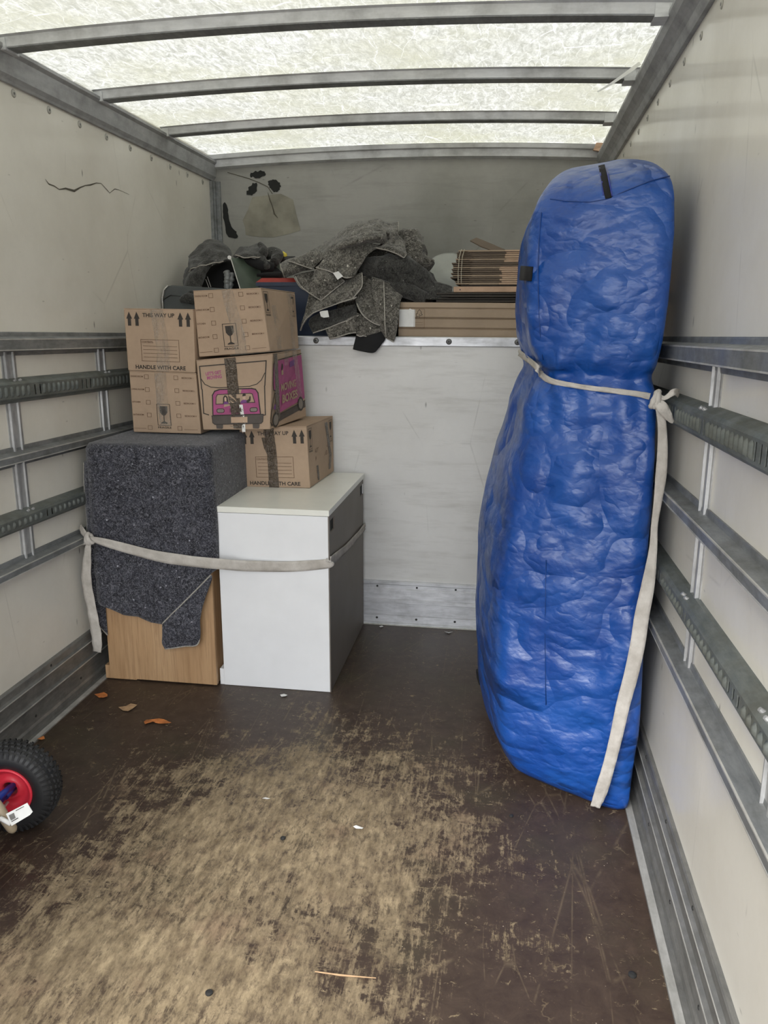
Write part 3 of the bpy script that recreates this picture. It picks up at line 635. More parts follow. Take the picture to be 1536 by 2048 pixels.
# C: on the van box
C_ = Box('cardboard box with room tick boxes, topmost, tilted on the pink van carton', GB, at(398, 714, 2.99), at(540, 703, 2.99), at(386, 583, 2.99), at(522, 577, 2.99), at(598, 697, 3.35), at(590, 586, 3.35))
C_.rooms(); C_.side(); C_.tape([(.50, 1.0), (.56, .6), (.60, .3), (.60, 0)], .17, M_TAPEC, seed=15)
C_.tape([(.28, .75), (.30, .4), (.30, .03)], .13, M_TAPEC, 'r', seed=16); C_.tape([(.78, 1.0), (.80, .5), (.80, .0)], .14, M_TAPEC, 'r', seed=17)
def van_print(s):
    def sh(pts, face): return [(x+(.066 if face == 'f' and y < .59 else (.04 if face == 'f' and x > .5 else 0)), y) for x, y in pts]
    def pl(pts, m, name='printed_van_shape', off=.0012, face='f'): pts = sh(pts, face); return s.poly(name, face, pts, m, off)
    def line(pts, t, m=M_PRINT, off=.0018, face='f', name='printed_outline', closed=False):
        b = MB(); pts = sh(pts, face); P = list(pts)+([pts[0]] if closed else [])
        for (x0, y0), (x1, y1) in zip(P[:-1], P[1:]):
            dx, dy = x1-x0, y1-y0; l = math.hypot(dx, dy) or 1; nx, ny = -dy/l*t/2, dx/l*t/2; ex, ey = dx/l*t*.4, dy/l*t*.4
            b.poly([s.pt(face, a, c, off) for a, c in ((x0+nx-ex, y0+ny-ey), (x1+nx+ex, y1+ny+ey), (x1-nx+ex, y1-ny+ey), (x0-nx-ex, y0-ny-ey))])
        return b.build(name, m, s.root)
    # roof box and bonnet curve
    line([(.04, .22), (-.03, .245), (-.02, .585), (.04, .60), (.04, .92), (.88, .92), (.87, .60), (.84, .585), (.86, .20), (.80, .19)], .014)
    line([(.045, .74), (.09, .66), (.17, .615), (.27, .60), (.66, .595), (.76, .62), (.82, .67), (.865, .76)], .011)
    s.text("LET'S GET", 'f', .215, .81, .042, M_PINK, .03, .21, .06); s.text('MOVING', 'f', .225, .75, .048, M_PINK, .03, .20, .06)
    # cab
    pl([(.10, .21), (.115, .50), (.15, .555), (.22, .575), (.66, .565), (.715, .55), (.75, .50), (.79, .21)], M_PINK)
    line([(.10, .21), (.115, .50), (.15, .555), (.22, .575), (.66, .565), (.715, .55), (.75, .50), (.79, .21)], .016, closed=True)
    pl([(.155, .37), (.165, .47), (.185, .505), (.64, .50), (.67, .49), (.705, .375)], M_CARD, off=.0021, name='printed_windscreen')
    line([(.155, .37), (.165, .47), (.185, .505), (.64, .50), (.67, .49), (.705, .375)], .010, closed=True, off=.0024)
    # two riders
    pl([(.255, .375), (.262, .46), (.28, .488), (.305, .488), (.325, .46), (.335, .38)], M_PRINT, 'printed_hair', .0026)
    pl([(.280, .405), (.278, .45), (.293, .47), (.308, .45), (.308, .405)], M_SKIN, 'printed_face', .0029)
    pl([(.262, .365), (.272, .40), (.318, .40), (.335, .365)], M_PURP, 'printed_body', .0030)
    pl([(.535, .425), (.537, .475), (.56, .485), (.575, .47), (.575, .425), (.555, .41)], M_SKIN, 'printed_face', .0028)
    pl([(.532, .462), (.535, .492), (.56, .50), (.582, .49), (.578, .468)], M_PRINT, 'printed_hair', .0030)
    pl([(.50, .37), (.515, .405), (.545, .418), (.59, .41), (.60, .375)], M_PURP, 'printed_body', .0029)
    pl([(.60, .375), (.585, .40), (.625, .425), (.632, .46), (.648, .46), (.648, .405), (.63, .385)], M_PRINT, 'printed_arm', .0031)
    for u in (.215, .69):
        a = [(u+.052*math.copysign(abs(math.cos(t))**.6, math.cos(t)), .275+.028*math.copysign(abs(math.sin(t))**.6, math.sin(t))) for t in [k*math.pi/10 for k in range(20)]]
        pl(a, M_LGREY, 'printed_headlamp', .0020); line(a, .009, off=.0024, closed=True)
    for v in (.25, .265, .28, .295): pl([(.34, v), (.54, v), (.54, v+.006), (.34, v+.006)], M_PRINT, 'printed_grille', .0021)
    pl([(.09, .105), (.085, .205), (.83, .21), (.825, .11), (.80, .085), (.12, .08)], M_GREYP, 'printed_bumper', .0024)
    line([(.09, .105), (.085, .205), (.83, .21), (.825, .11), (.80, .085), (.12, .08)], .010, off=.0027, closed=True)
    pl([(.36, .10), (.36, .18), (.60, .18), (.60, .10)], M_CARDE, 'printed_number_plate', .0029)
    for u in (.14, .68): pl([(u, .02), (u-.005, .08), (u+.10, .08), (u+.095, .025), (u+.08, .015)], M_GREYP, 'printed_tyre', .0022)
    # right side: van flank
    pl([(.20, .185), (.17, .90), (.985, .93), (.985, .285)], M_PINK, face='r'); line([(.20, .16), (.985, .25)], .012, face='r'); line([(.17, .91), (.985, .95)], .012, face='r')
    pl([(.06, .52), (.04, .60), (.03, .86), (.06, .88), (.13, .87), (.13, .50)], M_PINK, face='r'); line([(.13, .50), (.06, .52), (.04, .60), (.03, .86), (.06, .90)], .016, face='r')
    line([(.14, .48), (.09, .47), (.06, .40), (.015, .22), (.0, .12)], .018, face='r')
    pl([(.06, .27), (.10, .33), (.15, .30), (.12, .245)], M_PURP, face='r', off=.002)
    line([(.0, .10), (.03, .05), (.08, .05)], .016, face='r'); pl([(.20, .07), (.20, .155), (.985, .245), (.985, .15)], M_GREYP, 'printed_skirt', .0016, 'r')
    s.text('MOVING', 'r', .50, .53, .10, M_CARD, .03, .46, .04, off=.0022); s.text('BOXES', 'r', .53, .37, .11, M_CARD, .04, .46, .05, off=.0022)
    pl([(.55, .78), (.55, .86), (.72, .88), (.72, .80)], M_PURP, 'printed_badge', .002, 'r')
    pl([(.29, .86), (.27, .78), (.30, .76), (.33, .80), (.32, .84)], M_PRINT, 'printed_hair', .0022, 'r'); pl([(.28, .70), (.28, .76), (.33, .77), (.34, .70)], M_CARD, 'printed_body', .0022, 'r')
    for u, v in ((.13, .055), (.84, .165)):
        a = [(u+.088*math.cos(t), v+.075+.105*math.sin(t)) for t in [k*math.pi/12 for k in range(24)]]
        pl([(x, y-.02) for x, y in a], M_PRINT, 'printed_wheel', .0024, 'r'); pl([(u+(x-u)*.72, v+.075+(y-v-.075)*.72-.02) for x, y in a], M_LGREY, 'printed_hub', .0028, 'r')
    s.tape([(.445, 1.0), (.475, .5), (.52, .15), (.535, .02)], .155, M_TAPEB, seed=21); t_ = s.tape([(.575, .35), (.605, .12), (.61, -.03)], .05, M_PAPER, seed=22, name='white_tape_end')
    s.tape([(.45, .06), (.60, .0)], .14, M_TAPEC, seed=23)
    s.tape([(.08, 1.0), (.16, .5), (.19, .1)], .11, M_TAPEB, 'r', seed=24); s.tape([(.46, 1.02), (.44, .82)], .14, M_TAPEC, 'r', seed=25); s.tape([(.72, 1.02), (.82, .6), (.83, .3)], .15, M_TAPEC, 'r', seed=26)
van_print(Dx)

# ================================================================== WHITE CABINET
CX0, CX1, CYF, CYB, CZ = .527, .947, 2.74, 3.458, .708
t = thing('cabinet', 'white cabinet with taupe-coloured right side, cardboard box standing on its top', 'cabinet', ((CX0+CX1)/2, (CYF+CYB)/2, 0))
b = MB(); b.box(CX0, CX1-.004, CYF, CYF+.019, .001, CZ-.023); bevel(b.build('side_panel', M_WHITE, t), .0012)
b = MB(); b.box(CX0, CX1-.004, CYB-.019, CYB, .001, CZ-.023); bevel(b.build('side_panel', M_WHITE, t), .0012)
b = MB(); b.box(CX0-.016, CX1+.001, CYF-.002, CYB, CZ-.0215, CZ); bevel(b.build('top_panel', M_WTOP, t), .0012)
b = MB(); b.box(CX0, CX0+.016, CYF+.019, CYB-.019, .03, CZ-.023); b.build('front_panel', M_WHITE, t)
b = MB(); b.box(CX0-.018, CX0, CYF+.004, CYF+.10, .0, .065); bevel(b.build('foot', M_WHITE, t), .001)
# taupe panel with two hand holes
zt_, zb_ = CZ-.0225, .004; hz0, hz1 = CZ-.088, CZ-.042
b = MB(); xx0, xx1 = CX1-.020, CX1-.0005; ya, yb = CYF+.0195, CYB-.0195
b.box(xx0, xx1, ya, yb, zb_, hz0); b.box(xx0, xx1, ya, yb, hz1, zt_); b.box(xx0, xx1, ya+.075, yb-.075, hz0, hz1)
b.build('rear_panel', M_TAUPE, t)
b = MB(); b.box(xx0-.001, xx1-.005, ya, ya+.075, hz0, hz1); b.box(xx0-.001, xx1-.005, yb-.075, yb, hz0, hz1); b.build('hand_hole_shade', M_DARKHOLE, t)  # black blocks paint the shade inside the hand holes
b = MB(); b.box(CX1-.004, CX1, CYF+.0005, CYF+.0185, .001, CZ-.023); b.build('edge_strip', M_TAUPE, t)

# ================================================================== OAK CABINET
OX0, OX1, OY0, OY1, OZ = .068, .504, 2.72, 3.42, .915
t = thing('cabinet', 'light oak effect cabinet half hidden under a dark felt blanket', 'cabinet', ((OX0+OX1)/2, 3.07, 0))
b = MB(); b.box(OX0, OX1, OY0, OY0+.019, .006, OZ); bevel(b.build('side_panel', M_OAK, t), .0012)
b = MB(); b.box(OX0, OX1, OY1-.019, OY1, .006, OZ); bevel(b.build('side_panel', M_OAK, t), .0012)
b = MB(); b.box(OX0, OX1, OY0, OY1, OZ-.02, OZ); b.build('top_panel', M_OAK, t)
b = MB(); b.box(OX0+.004, OX0+.02, OY0+.019, OY1-.019, .006, OZ-.02); b.box(OX1-.02, OX1-.004, OY0+.019, OY1-.019, .006, OZ-.02); b.build('back_panel', M_OAK, t)
b = MB(); b.box(OX0-.017, OX0+.11, OY0-.0015, OY0+.016, .004, .008); b.box(OX0-.017, OX0, OY0-.0005, OY0+.09, .004, .058); b.build('plinth', M_OAK, t)
b = MB()
for xx in (OX0+.02, OX1-.05):
    for yy in (OY0+.03, OY1-.06): b.tube([(xx+.015, yy+.015, 0), (xx+.015, yy+.015, .007)], .014, 12)
b.build('glide', M_BLACK, t)

# ---- felt blanket draped over the oak cabinet
def blanket():
    bx0, bx1, by0, by1 = OX0-.012, OX1+.008, OY0-.016, OY1+.004; zt = OZ+.010; rc = .035
    # perimeter path, left-back -> left-front -> right-front -> right-back
    path = []
    for k in range(30): path.append((bx0, by1+(by0+rc-by1)*k/30, (-1, 0), 'l'))
    for k in range(10): a = math.pi+math.pi/2*k/10; path.append((bx0+rc+rc*math.cos(a), by0+rc+rc*math.sin(a), (math.cos(a), math.sin(a)), 'c'))
    for k in range(60): path.append((bx0+rc+(bx1-bx0-2*rc)*k/60, by0, (0, -1), 'f'))
    for k in range(10): a = -math.pi/2+math.pi/2*k/10; path.append((bx1-rc+rc*math.cos(a), by0+rc+rc*math.sin(a), (math.cos(a), math.sin(a)), 'c2'))
    for k in range(31): path.append((bx1, by0+rc+(by1-by0-rc)*k/30, (1, 0), 'r'))
    fx = [(OX0-.04, .345), (.085, .312), (.11, .305), (.16, .285), (.22, .282), (.27, .262), (.325, .256), (.36, .300), (.41, .352), (.46, .40), (.50, .465), (.54, .50)]
    def zb(x, y, k):
        if k in ('f', 'c', 'c2'):
            for (a, za), (c, zc) in zip(fx[:-1], fx[1:]):
                if x <= c: return za+(zc-za)*max(0, (x-a)/(c-a))
            return fx[-1][1]
        if k == 'l': return .20+.14*max(0, 1-abs(y-by0-rc)/.05)+.05*math.sin(y*9)
        return .55+.12*min(1, (y-by0)/.5)
    NT_, ND = 8, 44; v = []; n = len(path)
    cx, cy = (bx0+bx1)/2, (by0+by1)/2
    for i, (x, y, nn, k) in enumerate(path):
        for j in range(NT_):
            f = j/NT_; px = cx+(x-cx)*f if k != 'x' else x; py = cy+(y-cy)*f
            v.append(Vector((px, py, zt+.0025*fb((px, py, 0), 14))))
        z0 = zb(x, y, k)
        for j in range(ND+1):
            f = j/ND; drop = (zt-z0)*f; out = min(.008, drop*.6)
            side = .030 if k in ('l',) else (.010 if k == 'r' else .022)
            wob = fb((x*1.0+y*.7, drop*.35, 2.0), 6.5); w2 = fb((x+y, drop, 5.0), 16)
            o = out+min(1, drop*3)*(side*.3*(1+wob)+.004*w2)
            if k == 'l': o = out+min(1, drop*2.2)*(.012+.012*wob)
            if k == 'r': o = out+min(1, drop*3)*.004*(1+wob)
            pull = math.exp(-((zt-drop-.56)/.05)**2); o = o-(pull*.5*(o-out) if k in ('f', 'c', 'c2') else 0)
            p = Vector((x+nn[0]*o, y+nn[1]*o, zt-drop-(0 if drop > .01 else 0)))
            if k == 'c': p.x -= .0*f
            v.append(p)
    R = NT_+ND+1
    f = [(i*R+j, (i+1)*R+j, (i+1)*R+j+1, i*R+j+1) for i in range(n-1) for j in range(R-1)]
    # close the back half of the top
    root = thing('moving_blanket', 'dark blue-grey felt blanket draped over the oak cabinet', 'blanket', ((bx0+bx1)/2, (by0+by1)/2, zt))
    o = obj('blanket_cloth', v, f, M_FELTB, root, True); s = o.modifiers.new('thick', 'SOLIDIFY'); s.thickness = .006; s.offset = -1
    b = MB(); b.tube([v[i*R+R-1] for i in range(n)], .0028, 6); b.build('hem', M_HEM, root, True)
    tri = [v[0*R+NT_], v[(n-1)*R+NT_]]
    b = MB(); b.poly([(bx0, by1, zt), (cx, cy, zt), (bx1, by1, zt)], (0, 0, -.006)); b.build('blanket_back', M_FELTB, root)
    # hanging folded corner in front
    yF = by0-.016
    P = lambda x, z, dy=0: Vector((x, yF-dy, z))
    rows = [[P(.515, .462, .002), P(.44, .385, .004), P(.385, .33, .006), P(.318, .262, .006)],
            [P(.515, .440, .004), P(.46, .33, .010), P(.395, .28, .014), P(.316, .22, .010)],
            [P(.470, .36, .006), P(.462, .28, .016), P(.40, .235, .020), P(.312, .185, .012)],
            [P(.452, .30, .004), P(.456, .195, .010), P(.395, .178, .016), P(.322, .160, .010)]]
    sheet('folded_corner', rows, M_FELTB, root, 26, 22, .004, 9, 4.0, .006, hem=('b', 't'))
    # strip of the same cloth hanging beside the wall on the left
    yL = OY0-.004
    rows = [[Vector((.036, yL, .86)), Vector((.052, yL-.008, .87)), Vector((.070, yL-.012, .88))], [Vector((.026, yL, .62)), Vector((.045, yL-.016, .62)), Vector((.070, yL-.012, .62))],
            [Vector((.018, yL, .40)), Vector((.036, yL-.018, .40)), Vector((.076, yL-.006, .40))], [Vector((.020, yL+.005, .27)), Vector((.038, yL-.012, .24)), Vector((.074, yL, .185))]]
    sheet('side_drape', rows, M_FELTB, root, 12, 34, .004, 10, 8.0, .006, hem=('b', 'l'))
blanket()

# ================================================================== TIE STRAPS
def strap(name, pts, ww, parent, m=M_WEB, th=.0022, twist=None, updir=None, seed=1.0):
    pts = [Vector(p) for p in pts]; n = 10*(len(pts)-1); nw = 4; v = []; C_l = [catmull(pts, i/n) for i in range(n+1)]
    for i, p in enumerate(C_l):
        t_ = (C_l[min(i+1, n)]-C_l[max(i-1, 0)]).normalized(); u_ = updir(i/n) if callable(updir) else (updir or Vector((0, 0, 1)))
        u_ = Vector(u_); u_ = (u_-t_*u_.dot(t_)).normalized(); nn = t_.cross(u_)
        w2 = ww[0]+(ww[1]-ww[0])*i/n if hasattr(ww, '__len__') and len(ww) == 2 else (catmull([Vector((q, 0, 0)) for q in ww], i/n).x if hasattr(ww, '__len__') else ww)
        for j in range(nw+1):
            e = j/nw-.5; bow = (.0015*math.sin(e*9+i*.5*seed)+.0012*fb((i*.2, j*.6, seed), 1.4))
            v.append(p+u_*e*w2+nn*bow)
    f = [(i*(nw+1)+j, i*(nw+1)+j+1, (i+1)*(nw+1)+j+1, (i+1)*(nw+1)+j) for i in range(n) for j in range(nw)]
    o = obj(name, v, f, m, parent, True); s = o.modifiers.new('thick', 'SOLIDIFY'); s.thickness = th; s.offset = 0; return o
def knot(name, c, r, parent, seed=1.0, ax=(1, 0, .2)):
    # a wrapped overhand knot: several flat bands crossing over a lump
    c = Vector(c); b = MB(); a = Vector(ax).normalized(); u = Vector((0, 0, 1)); u = (u-a*u.dot(a)).normalized(); w_ = a.cross(u)
    for k, (tilt, rr, dx) in enumerate(((0.5, 1.0, -.3), (-.6, .92, .25), (.15, 1.08, .0))):
        pts = []
        for i in range(15):
            an = 2*math.pi*i/14; d = u*math.cos(an)*r*rr+w_*math.sin(an)*r*.62*rr+a*(dx*r+math.cos(an+tilt)*r*tilt*.5)
            pts.append(c+d)
        b.tube(pts, [r*.42*(1+.15*math.sin(i*2.1+k)) for i in range(15)], 8, False)
    return b.build(name, M_WEB, parent, True)
YS = OY0-.046
kn = Vector((.062, YS-.012, .585))
t = thing('tie_strap', 'off-white webbing strap knotted at the left and pulled across blanket and white cabinet', 'strap', kn)
strap('band', [kn+Vector((.0, 0, 0)), Vector((.115, YS-.004, .572)), at(300, 1109, YS-.002), at(370, 1121, YS), at(440, 1128, YS+.004), at(500, 1132, CYF-.022), at(580, 1133, CYF-.006), at(650, 1128, CYF-.005), Vector((CX1+.004, CYF-.003, .520))], [.014, .030, .040, .042, .040, .041, .040, .036, .036], t)
strap('band', [Vector((CX1+.0035, CYF-.002, .520)), Vector((CX1+.0055, CYF+.03, .516)), Vector((CX1+.006, 3.0, .490)), Vector((CX1+.006, 3.25, .474)), Vector((CX1+.006, 3.452, .468))], [.036, .036, .034, .032, .030], t)
knot('knot', kn, .018, t)
strap('tail', [kn+Vector((0, -.006, -.01)), kn+Vector((-.006, -.012, -.06)), Vector((.040, YS-.018, .42)), Vector((.050, YS-.014, .30)), Vector((.056, YS-.010, .20)), Vector((.052, YS-.008, .135))], [.018, .030, .042, .040, .044, .034], t, updir=Vector((1, -.1, 0)), seed=2.0)
strap('loop', [Vector((.012, YS+.02, .622)), Vector((.030, YS, .612)), kn+Vector((-.004, -.004, .004))], [.020, .024, .016], t, updir=Vector((.6, 0, 1)))
strap('loop', [Vector((.008, YS+.02, .570)), Vector((.030, YS-.004, .566)), kn+Vector((-.004, -.006, -.008))], [.012, .018, .014], t, updir=Vector((.2, 0, 1)))

# ================================================================== BLUE BAG
LV = [  # z, x front-left, x back-left, x right, y front at right, y back
 (0.000, 1.72, 1.62, 1.950, 2.150, 2.80), (0.010, 1.675, 1.57, 1.964, 2.115, 2.86), (0.045, 1.620, 1.525, 1.968, 2.10, 2.90), (0.14, 1.585, 1.500, 1.968, 2.09, 2.92),
 (0.28, 1.568, 1.490, 1.972, 2.075, 2.92), (0.45, 1.562, 1.484, 1.968, 2.07, 2.92), (0.60, 1.560, 1.486, 1.960, 2.07, 2.92), (0.78, 1.568, 1.496, 1.956, 2.075, 2.92), (0.95, 1.590, 1.530, 1.956, 2.08, 2.90),
 (1.10, 1.615, 1.566, 1.954, 2.085, 2.88), (1.19, 1.632, 1.598, 1.948, 2.10, 2.86), (1.235, 1.645, 1.618, 1.940, 2.125, 2.84), (1.275, 1.636, 1.606, 1.946, 2.10, 2.85), (1.36, 1.612, 1.578, 1.952, 2.075, 2.86),
 (1.46, 1.602, 1.570, 1.955, 2.07, 2.86), (1.56, 1.606, 1.574, 1.955, 2.075, 2.84), (1.62, 1.612, 1.590, 1.955, 2.085, 2.82), (1.675, 1.628, 1.618, 1.952, 2.10, 2.80), (1.715, 1.645, 1.645, 1.945, 2.14, 2.78),
 (1.752, 1.668, 1.672, 1.932, 2.22, 2.76), (1.782, 1.70, 1.71, 1.915, 2.32, 2.74), (1.802, 1.745, 1.755, 1.89, 2.42, 2.72), (1.81, 1.79, 1.79, 1.85, 2.5, 2.66)]
def bag():
    NL, NR = 250, 260; rings = []
    Lv = [Vector(l[:3]) for l in LV]; Lw = [Vector((l[3], l[4], l[5])) for l in LV]
    tt = []
    for i in range(NL+1): tt.append(i/NL)
    for t_ in tt:
        a = catmull(Lv, t_); c = catmull(Lw, t_); z, xf, xb, xr, yf, yb = a.x, a.y, a.z, c.x, c.y, c.z
        yfl = yf+.085+.05*max(0, 1-z/.12)
        pts = [(xr, yb), (xb+.03, yb), (xb, yb-.18), (xb, (yfl+yb)/2+.05), (xf*.6+xb*.4, yfl+.16), (xf, yfl+.035), (xf+.035, yfl), ((xf+xr)/2, (yf+yfl)/2-.012), (xr-.045, yf), (xr, yf+.035)]
        P = [Vector((p[0], p[1], 0)) for p in pts]
        for _ in range(2): P = [q for i in range(len(P)) for q in ((P[i]*.75+P[(i+1) % len(P)]*.25), (P[i]*.25+P[(i+1) % len(P)]*.75))]
        Ls = [0]
        for i in range(len(P)): Ls.append(Ls[-1]+(P[(i+1) % len(P)]-P[i]).length)
        ring = []; k = 0
        for j in range(NR):
            s_ = Ls[-1]*j/NR
            while Ls[k+1] < s_: k += 1
            f = (s_-Ls[k])/max(1e-9, Ls[k+1]-Ls[k]); q = P[k % len(P)].lerp(P[(k+1) % len(P)], f); ring.append(Vector((q.x, q.y, z)))
        rings.append(ring)
    v = []
    for i, ring in enumerate(rings):
        z = ring[0].z
        for j, p in enumerate(ring):
            n = (ring[(j+1) % NR]-ring[j-1]); n = Vector((n.y, -n.x, 0)).normalized()
            c0 = Vector((sum(q.x for q in ring[::26])/10, sum(q.y for q in ring[::26])/10, z))
            if n.dot(p-c0) < 0: n = -n
            q = Vector((p.x, p.y, p.z))
            # sagging, crossing creases
            wx = p.x+.35*p.y; w1 = fb((wx, 0, z), 3.1, 1.0); 
            r1 = 1-2.2*abs(fb((wx*1.0+w1*.12, .4, z*.8-wx*.55), 3.4, 3.0)); r2 = 1-2.2*abs(fb((wx*.8, 1.4, z*1.3+wx*.5), 5.6, 9.0)); r3 = 1-2.0*abs(fb((wx*1.2, 2.4, z*1.5-wx), 9.5, 5.0))
            d = .006*w1+.008*(r1-.5)+.0042*(r2-.5)+.002*(r3-.5)
            # gathers fanning from the strap
            g = math.exp(-((z-1.21)/.13)**2); d += g*.008*math.sin(wx*95+3*w1)*(.4+.6*abs(fb((wx, 0, 0), 14, 2)))
            # pleat folds down the left gusset at top
            if z > 1.25: d += .010*math.exp(-((p.y-2.20)/.035)**2)*(p.x < 1.70)
            side = abs(n.x) if n.x > 0 else 0.0          # the side against the wall stays flat
            d *= (1-.75*side)
            ed = min(1, z/.05)*.9+.1
            e2 = 1.0 if z < 1.74 else .5
            v.append(p+n*d*ed*e2)
    f = [(i*NR+j, i*NR+(j+1) % NR, (i+1)*NR+(j+1) % NR, (i+1)*NR+j) for i in range(NL) for j in range(NR)]
    f += [tuple(range(NR))[::-1], tuple(NL*NR+j for j in range(NR))]
    root = thing('storage_bag', 'tall blue woven plastic bag strapped upright against the right wall', 'bag', (1.75, 2.5, 0))
    o = obj('bag_shell', v, f, M_TARP, root, True)
    V = np.array([tuple(q) for q in v])
    def on(px, py, off=.002):            # nearest facing point of the shell seen at that pixel
        d = FW+RT*((px-768)/F_PX)-UP*((py-1024)/F_PX); d = d.normalized(); r = V-np.array(CAM)
        tpar = r@np.array(d); dist = np.linalg.norm(r-np.outer(tpar, np.array(d)), axis=1); k = np.where(dist < .012)[0]
        if len(k) == 0: k = [int(np.argmin(dist))]
        t0 = min(tpar[i] for i in k); kk = [i for i in k if tpar[i] < t0+.02]
        return CAM+d*(sum(tpar[i] for i in kk)/len(kk)-off)
    return root, on
bag_root, on_bag = bag()
def sstrip(name, pix, wpx, m, parent, off=.004, th=.002):
    L_ = []; R_ = []; n = len(pix)
    for i, (x, y) in enumerate(pix):
        dx = pix[min(i+1, n-1)][0]-pix[max(i-1, 0)][0]; dy = pix[min(i+1, n-1)][1]-pix[max(i-1, 0)][1]; l = math.hypot(dx, dy); w_ = (wpx[i] if hasattr(wpx, '__len__') else wpx)/2
        L_.append(on_bag(x-dy/l*w_, y+dx/l*w_, off)); R_.append(on_bag(x+dy/l*w_, y-dx/l*w_, off))
    v = [q for p in zip(L_, R_) for q in p]; o = obj(name, v, [(2*i, 2*i+1, 2*i+3, 2*i+2) for i in range(n-1)], m, parent, True)
    s = o.modifiers.new('thick', 'SOLIDIFY'); s.thickness = th; s.offset = 0; return o
sstrip('zip', [(1203, 331), (1205, 340), (1208, 354), (1212, 374), (1217, 396)], 13, M_SOIL, bag_root, .004, .003)
sstrip('zip_seam', [(1199, 336), (1201, 350), (1204, 365), (1207, 390)], 3, M_BLUEP, bag_root, .003); sstrip('zip_seam', [(1213, 336), (1216, 350), (1219, 365), (1224, 392)], 3, M_BLUEP, bag_root, .003)
sstrip('handle_loop', [(1041, 546), (1053, 547), (1064, 548)], 29, M_SOIL, bag_root, .006, .004)
b = MB(); b.tube([(1.507, 2.76, .07), (1.499, 2.74, .105), (1.496, 2.72, .14)], .008, 8); b.build('side_handle', M_SOIL, bag_root)
sstrip('seam', [(1092, 1120), (1091, 1200), (1090, 1280), (1091, 1360), (1092, 1410)], 1.5, M_SEAM, bag_root, .002, .0015)
sstrip('seam', [(1083, 425), (1078, 480), (1076, 540), (1077, 600), (1080, 660), (1086, 720)], 1.6, M_SEAM, bag_root, .002, .003)
sstrip('seam', [(1100, 398), (1130, 402), (1180, 404), (1215, 398), (1260, 378), (1300, 362), (1340, 352)], 1.6, M_SEAM, bag_root, .002, .0015)
# strap around the bag, knotted to the slotted rail
knp = at(1313, 799, 2.045)
t = thing('tie_strap', 'long webbing strap around the blue bag, knotted to the right wall rail', 'strap', knp)
def onb(pts, off=.010): return [on_bag(x, y, off) for x, y in pts]
strap('band', [Vector((1.592, 2.62, 1.275))]+onb([(1070, 731), (1082, 748), (1100, 761), (1130, 768), (1180, 776), (1230, 782), (1275, 788), (1300, 793)], .008), [.02, .019, .018, .016, .013, .012, .013, .014, .016], t)
knot('knot', knp, .017, t, ax=(1, 0, -.1))
strap('loop', [knp+Vector((.006, -.004, .006)), at(1330, 796, 2.03), at(1348, 784, 2.02), Vector((1.972, 2.05, 1.205))], [.014, .010, .016, .02], t)
strap('loop', [knp+Vector((.0, -.008, -.004)), at(1325, 815, 2.025), at(1336, 832, 2.03), at(1346, 845, 2.04)], [.020, .026, .020, .008], t, updir=Vector((.9, 0, .5)))
tl = [(1318, 812), (1324, 850), (1325, 900), (1322, 950), (1316, 1000), (1309, 1050), (1306, 1100), (1296, 1170), (1284, 1230), (1275, 1290), (1262, 1350), (1246, 1410), (1233, 1470), (1218, 1530), (1203, 1580), (1190, 1614)]
pts = [at(x, y, 2.030-.0*(y-800)/800) for x, y in tl]
pts = []
for i, (x, y) in enumerate(tl):
    if i < 7: pts.append(at(x, y, 2.040))
    else: pts.append(at(x, y, [2.035, 2.03, 2.03, 2.03, 2.04, 2.045, 2.055, 2.07, 2.085][i-7]))
pts[-1].z = max(pts[-1].z, .012)
strap('tail', pts, [.018, .020, .024, .026, .020, .016, .020, .032, .036, .037, .036, .035, .033, .032, .034, .026], t, updir=lambda f: Vector((1, -.15, .25)), seed=3.0)

# ================================================================== ON THE OVERCAB SHELF
SZ = SILL+.0
GP = 'grey felt moving blankets heaped on the shelf above the cab'
def R3(x, y, Y): return at(560+x/4.8, 430+y/4.8, Y)          # centre heap
def rows3(rs): return [[R3(*p) for p in r] for r in rs]
heapA = thing('moving_blanket', 'brown-grey felt blanket with white labels, uppermost of the centre heap', 'blanket', (.92, 3.72, 1.45), GP)
heapB = thing('moving_blanket', 'grey felt blanket of the centre heap hanging down over the metal sill', 'blanket', (.86, 3.6, 1.33), GP)
heapC = thing('moving_blanket', 'dark grey felt blanket trailing right of the centre heap onto the cartons', 'blanket', (1.15, 3.7, 1.40), GP)
# core mass
def lump(name, c, rad, m, parent, seed=1.0, amp=.25, zmin=None):
    v = []; nu, nv = 40, 24
    for i in range(nv+1):
        th = math.pi*i/nv
        for j in range(nu):
            ph = 2*math.pi*j/nu; d = Vector((math.sin(th)*math.cos(ph), math.sin(th)*math.sin(ph), math.cos(th)))
            s_ = 1+amp*fb(d, 1.6, seed)+amp*.5*(1-2*abs(fb(d, 3.4, seed+2))); p = Vector((c[0]+d.x*rad[0]*s_, c[1]+d.y*rad[1]*s_, c[2]+d.z*rad[2]*s_))
            if zmin is not None: p.z = max(zmin+.002, p.z)
            v.append(p)
    f = [(i*nu+j, (i+1)*nu+j, (i+1)*nu+(j+1) % nu, i*nu+(j+1) % nu) for i in range(nv) for j in range(nu)]
    return obj(name, v, f, m, parent, True)
lump('inner_fold', (.86, 3.78, 1.45), (.20, .17, .24), M_FELTG, heapA, 2.0, .18, SZ)
lump('inner_fold', (1.03, 3.80, 1.46), (.20, .15, .16), M_FELTD, heapC, 5.0, .2, SZ)
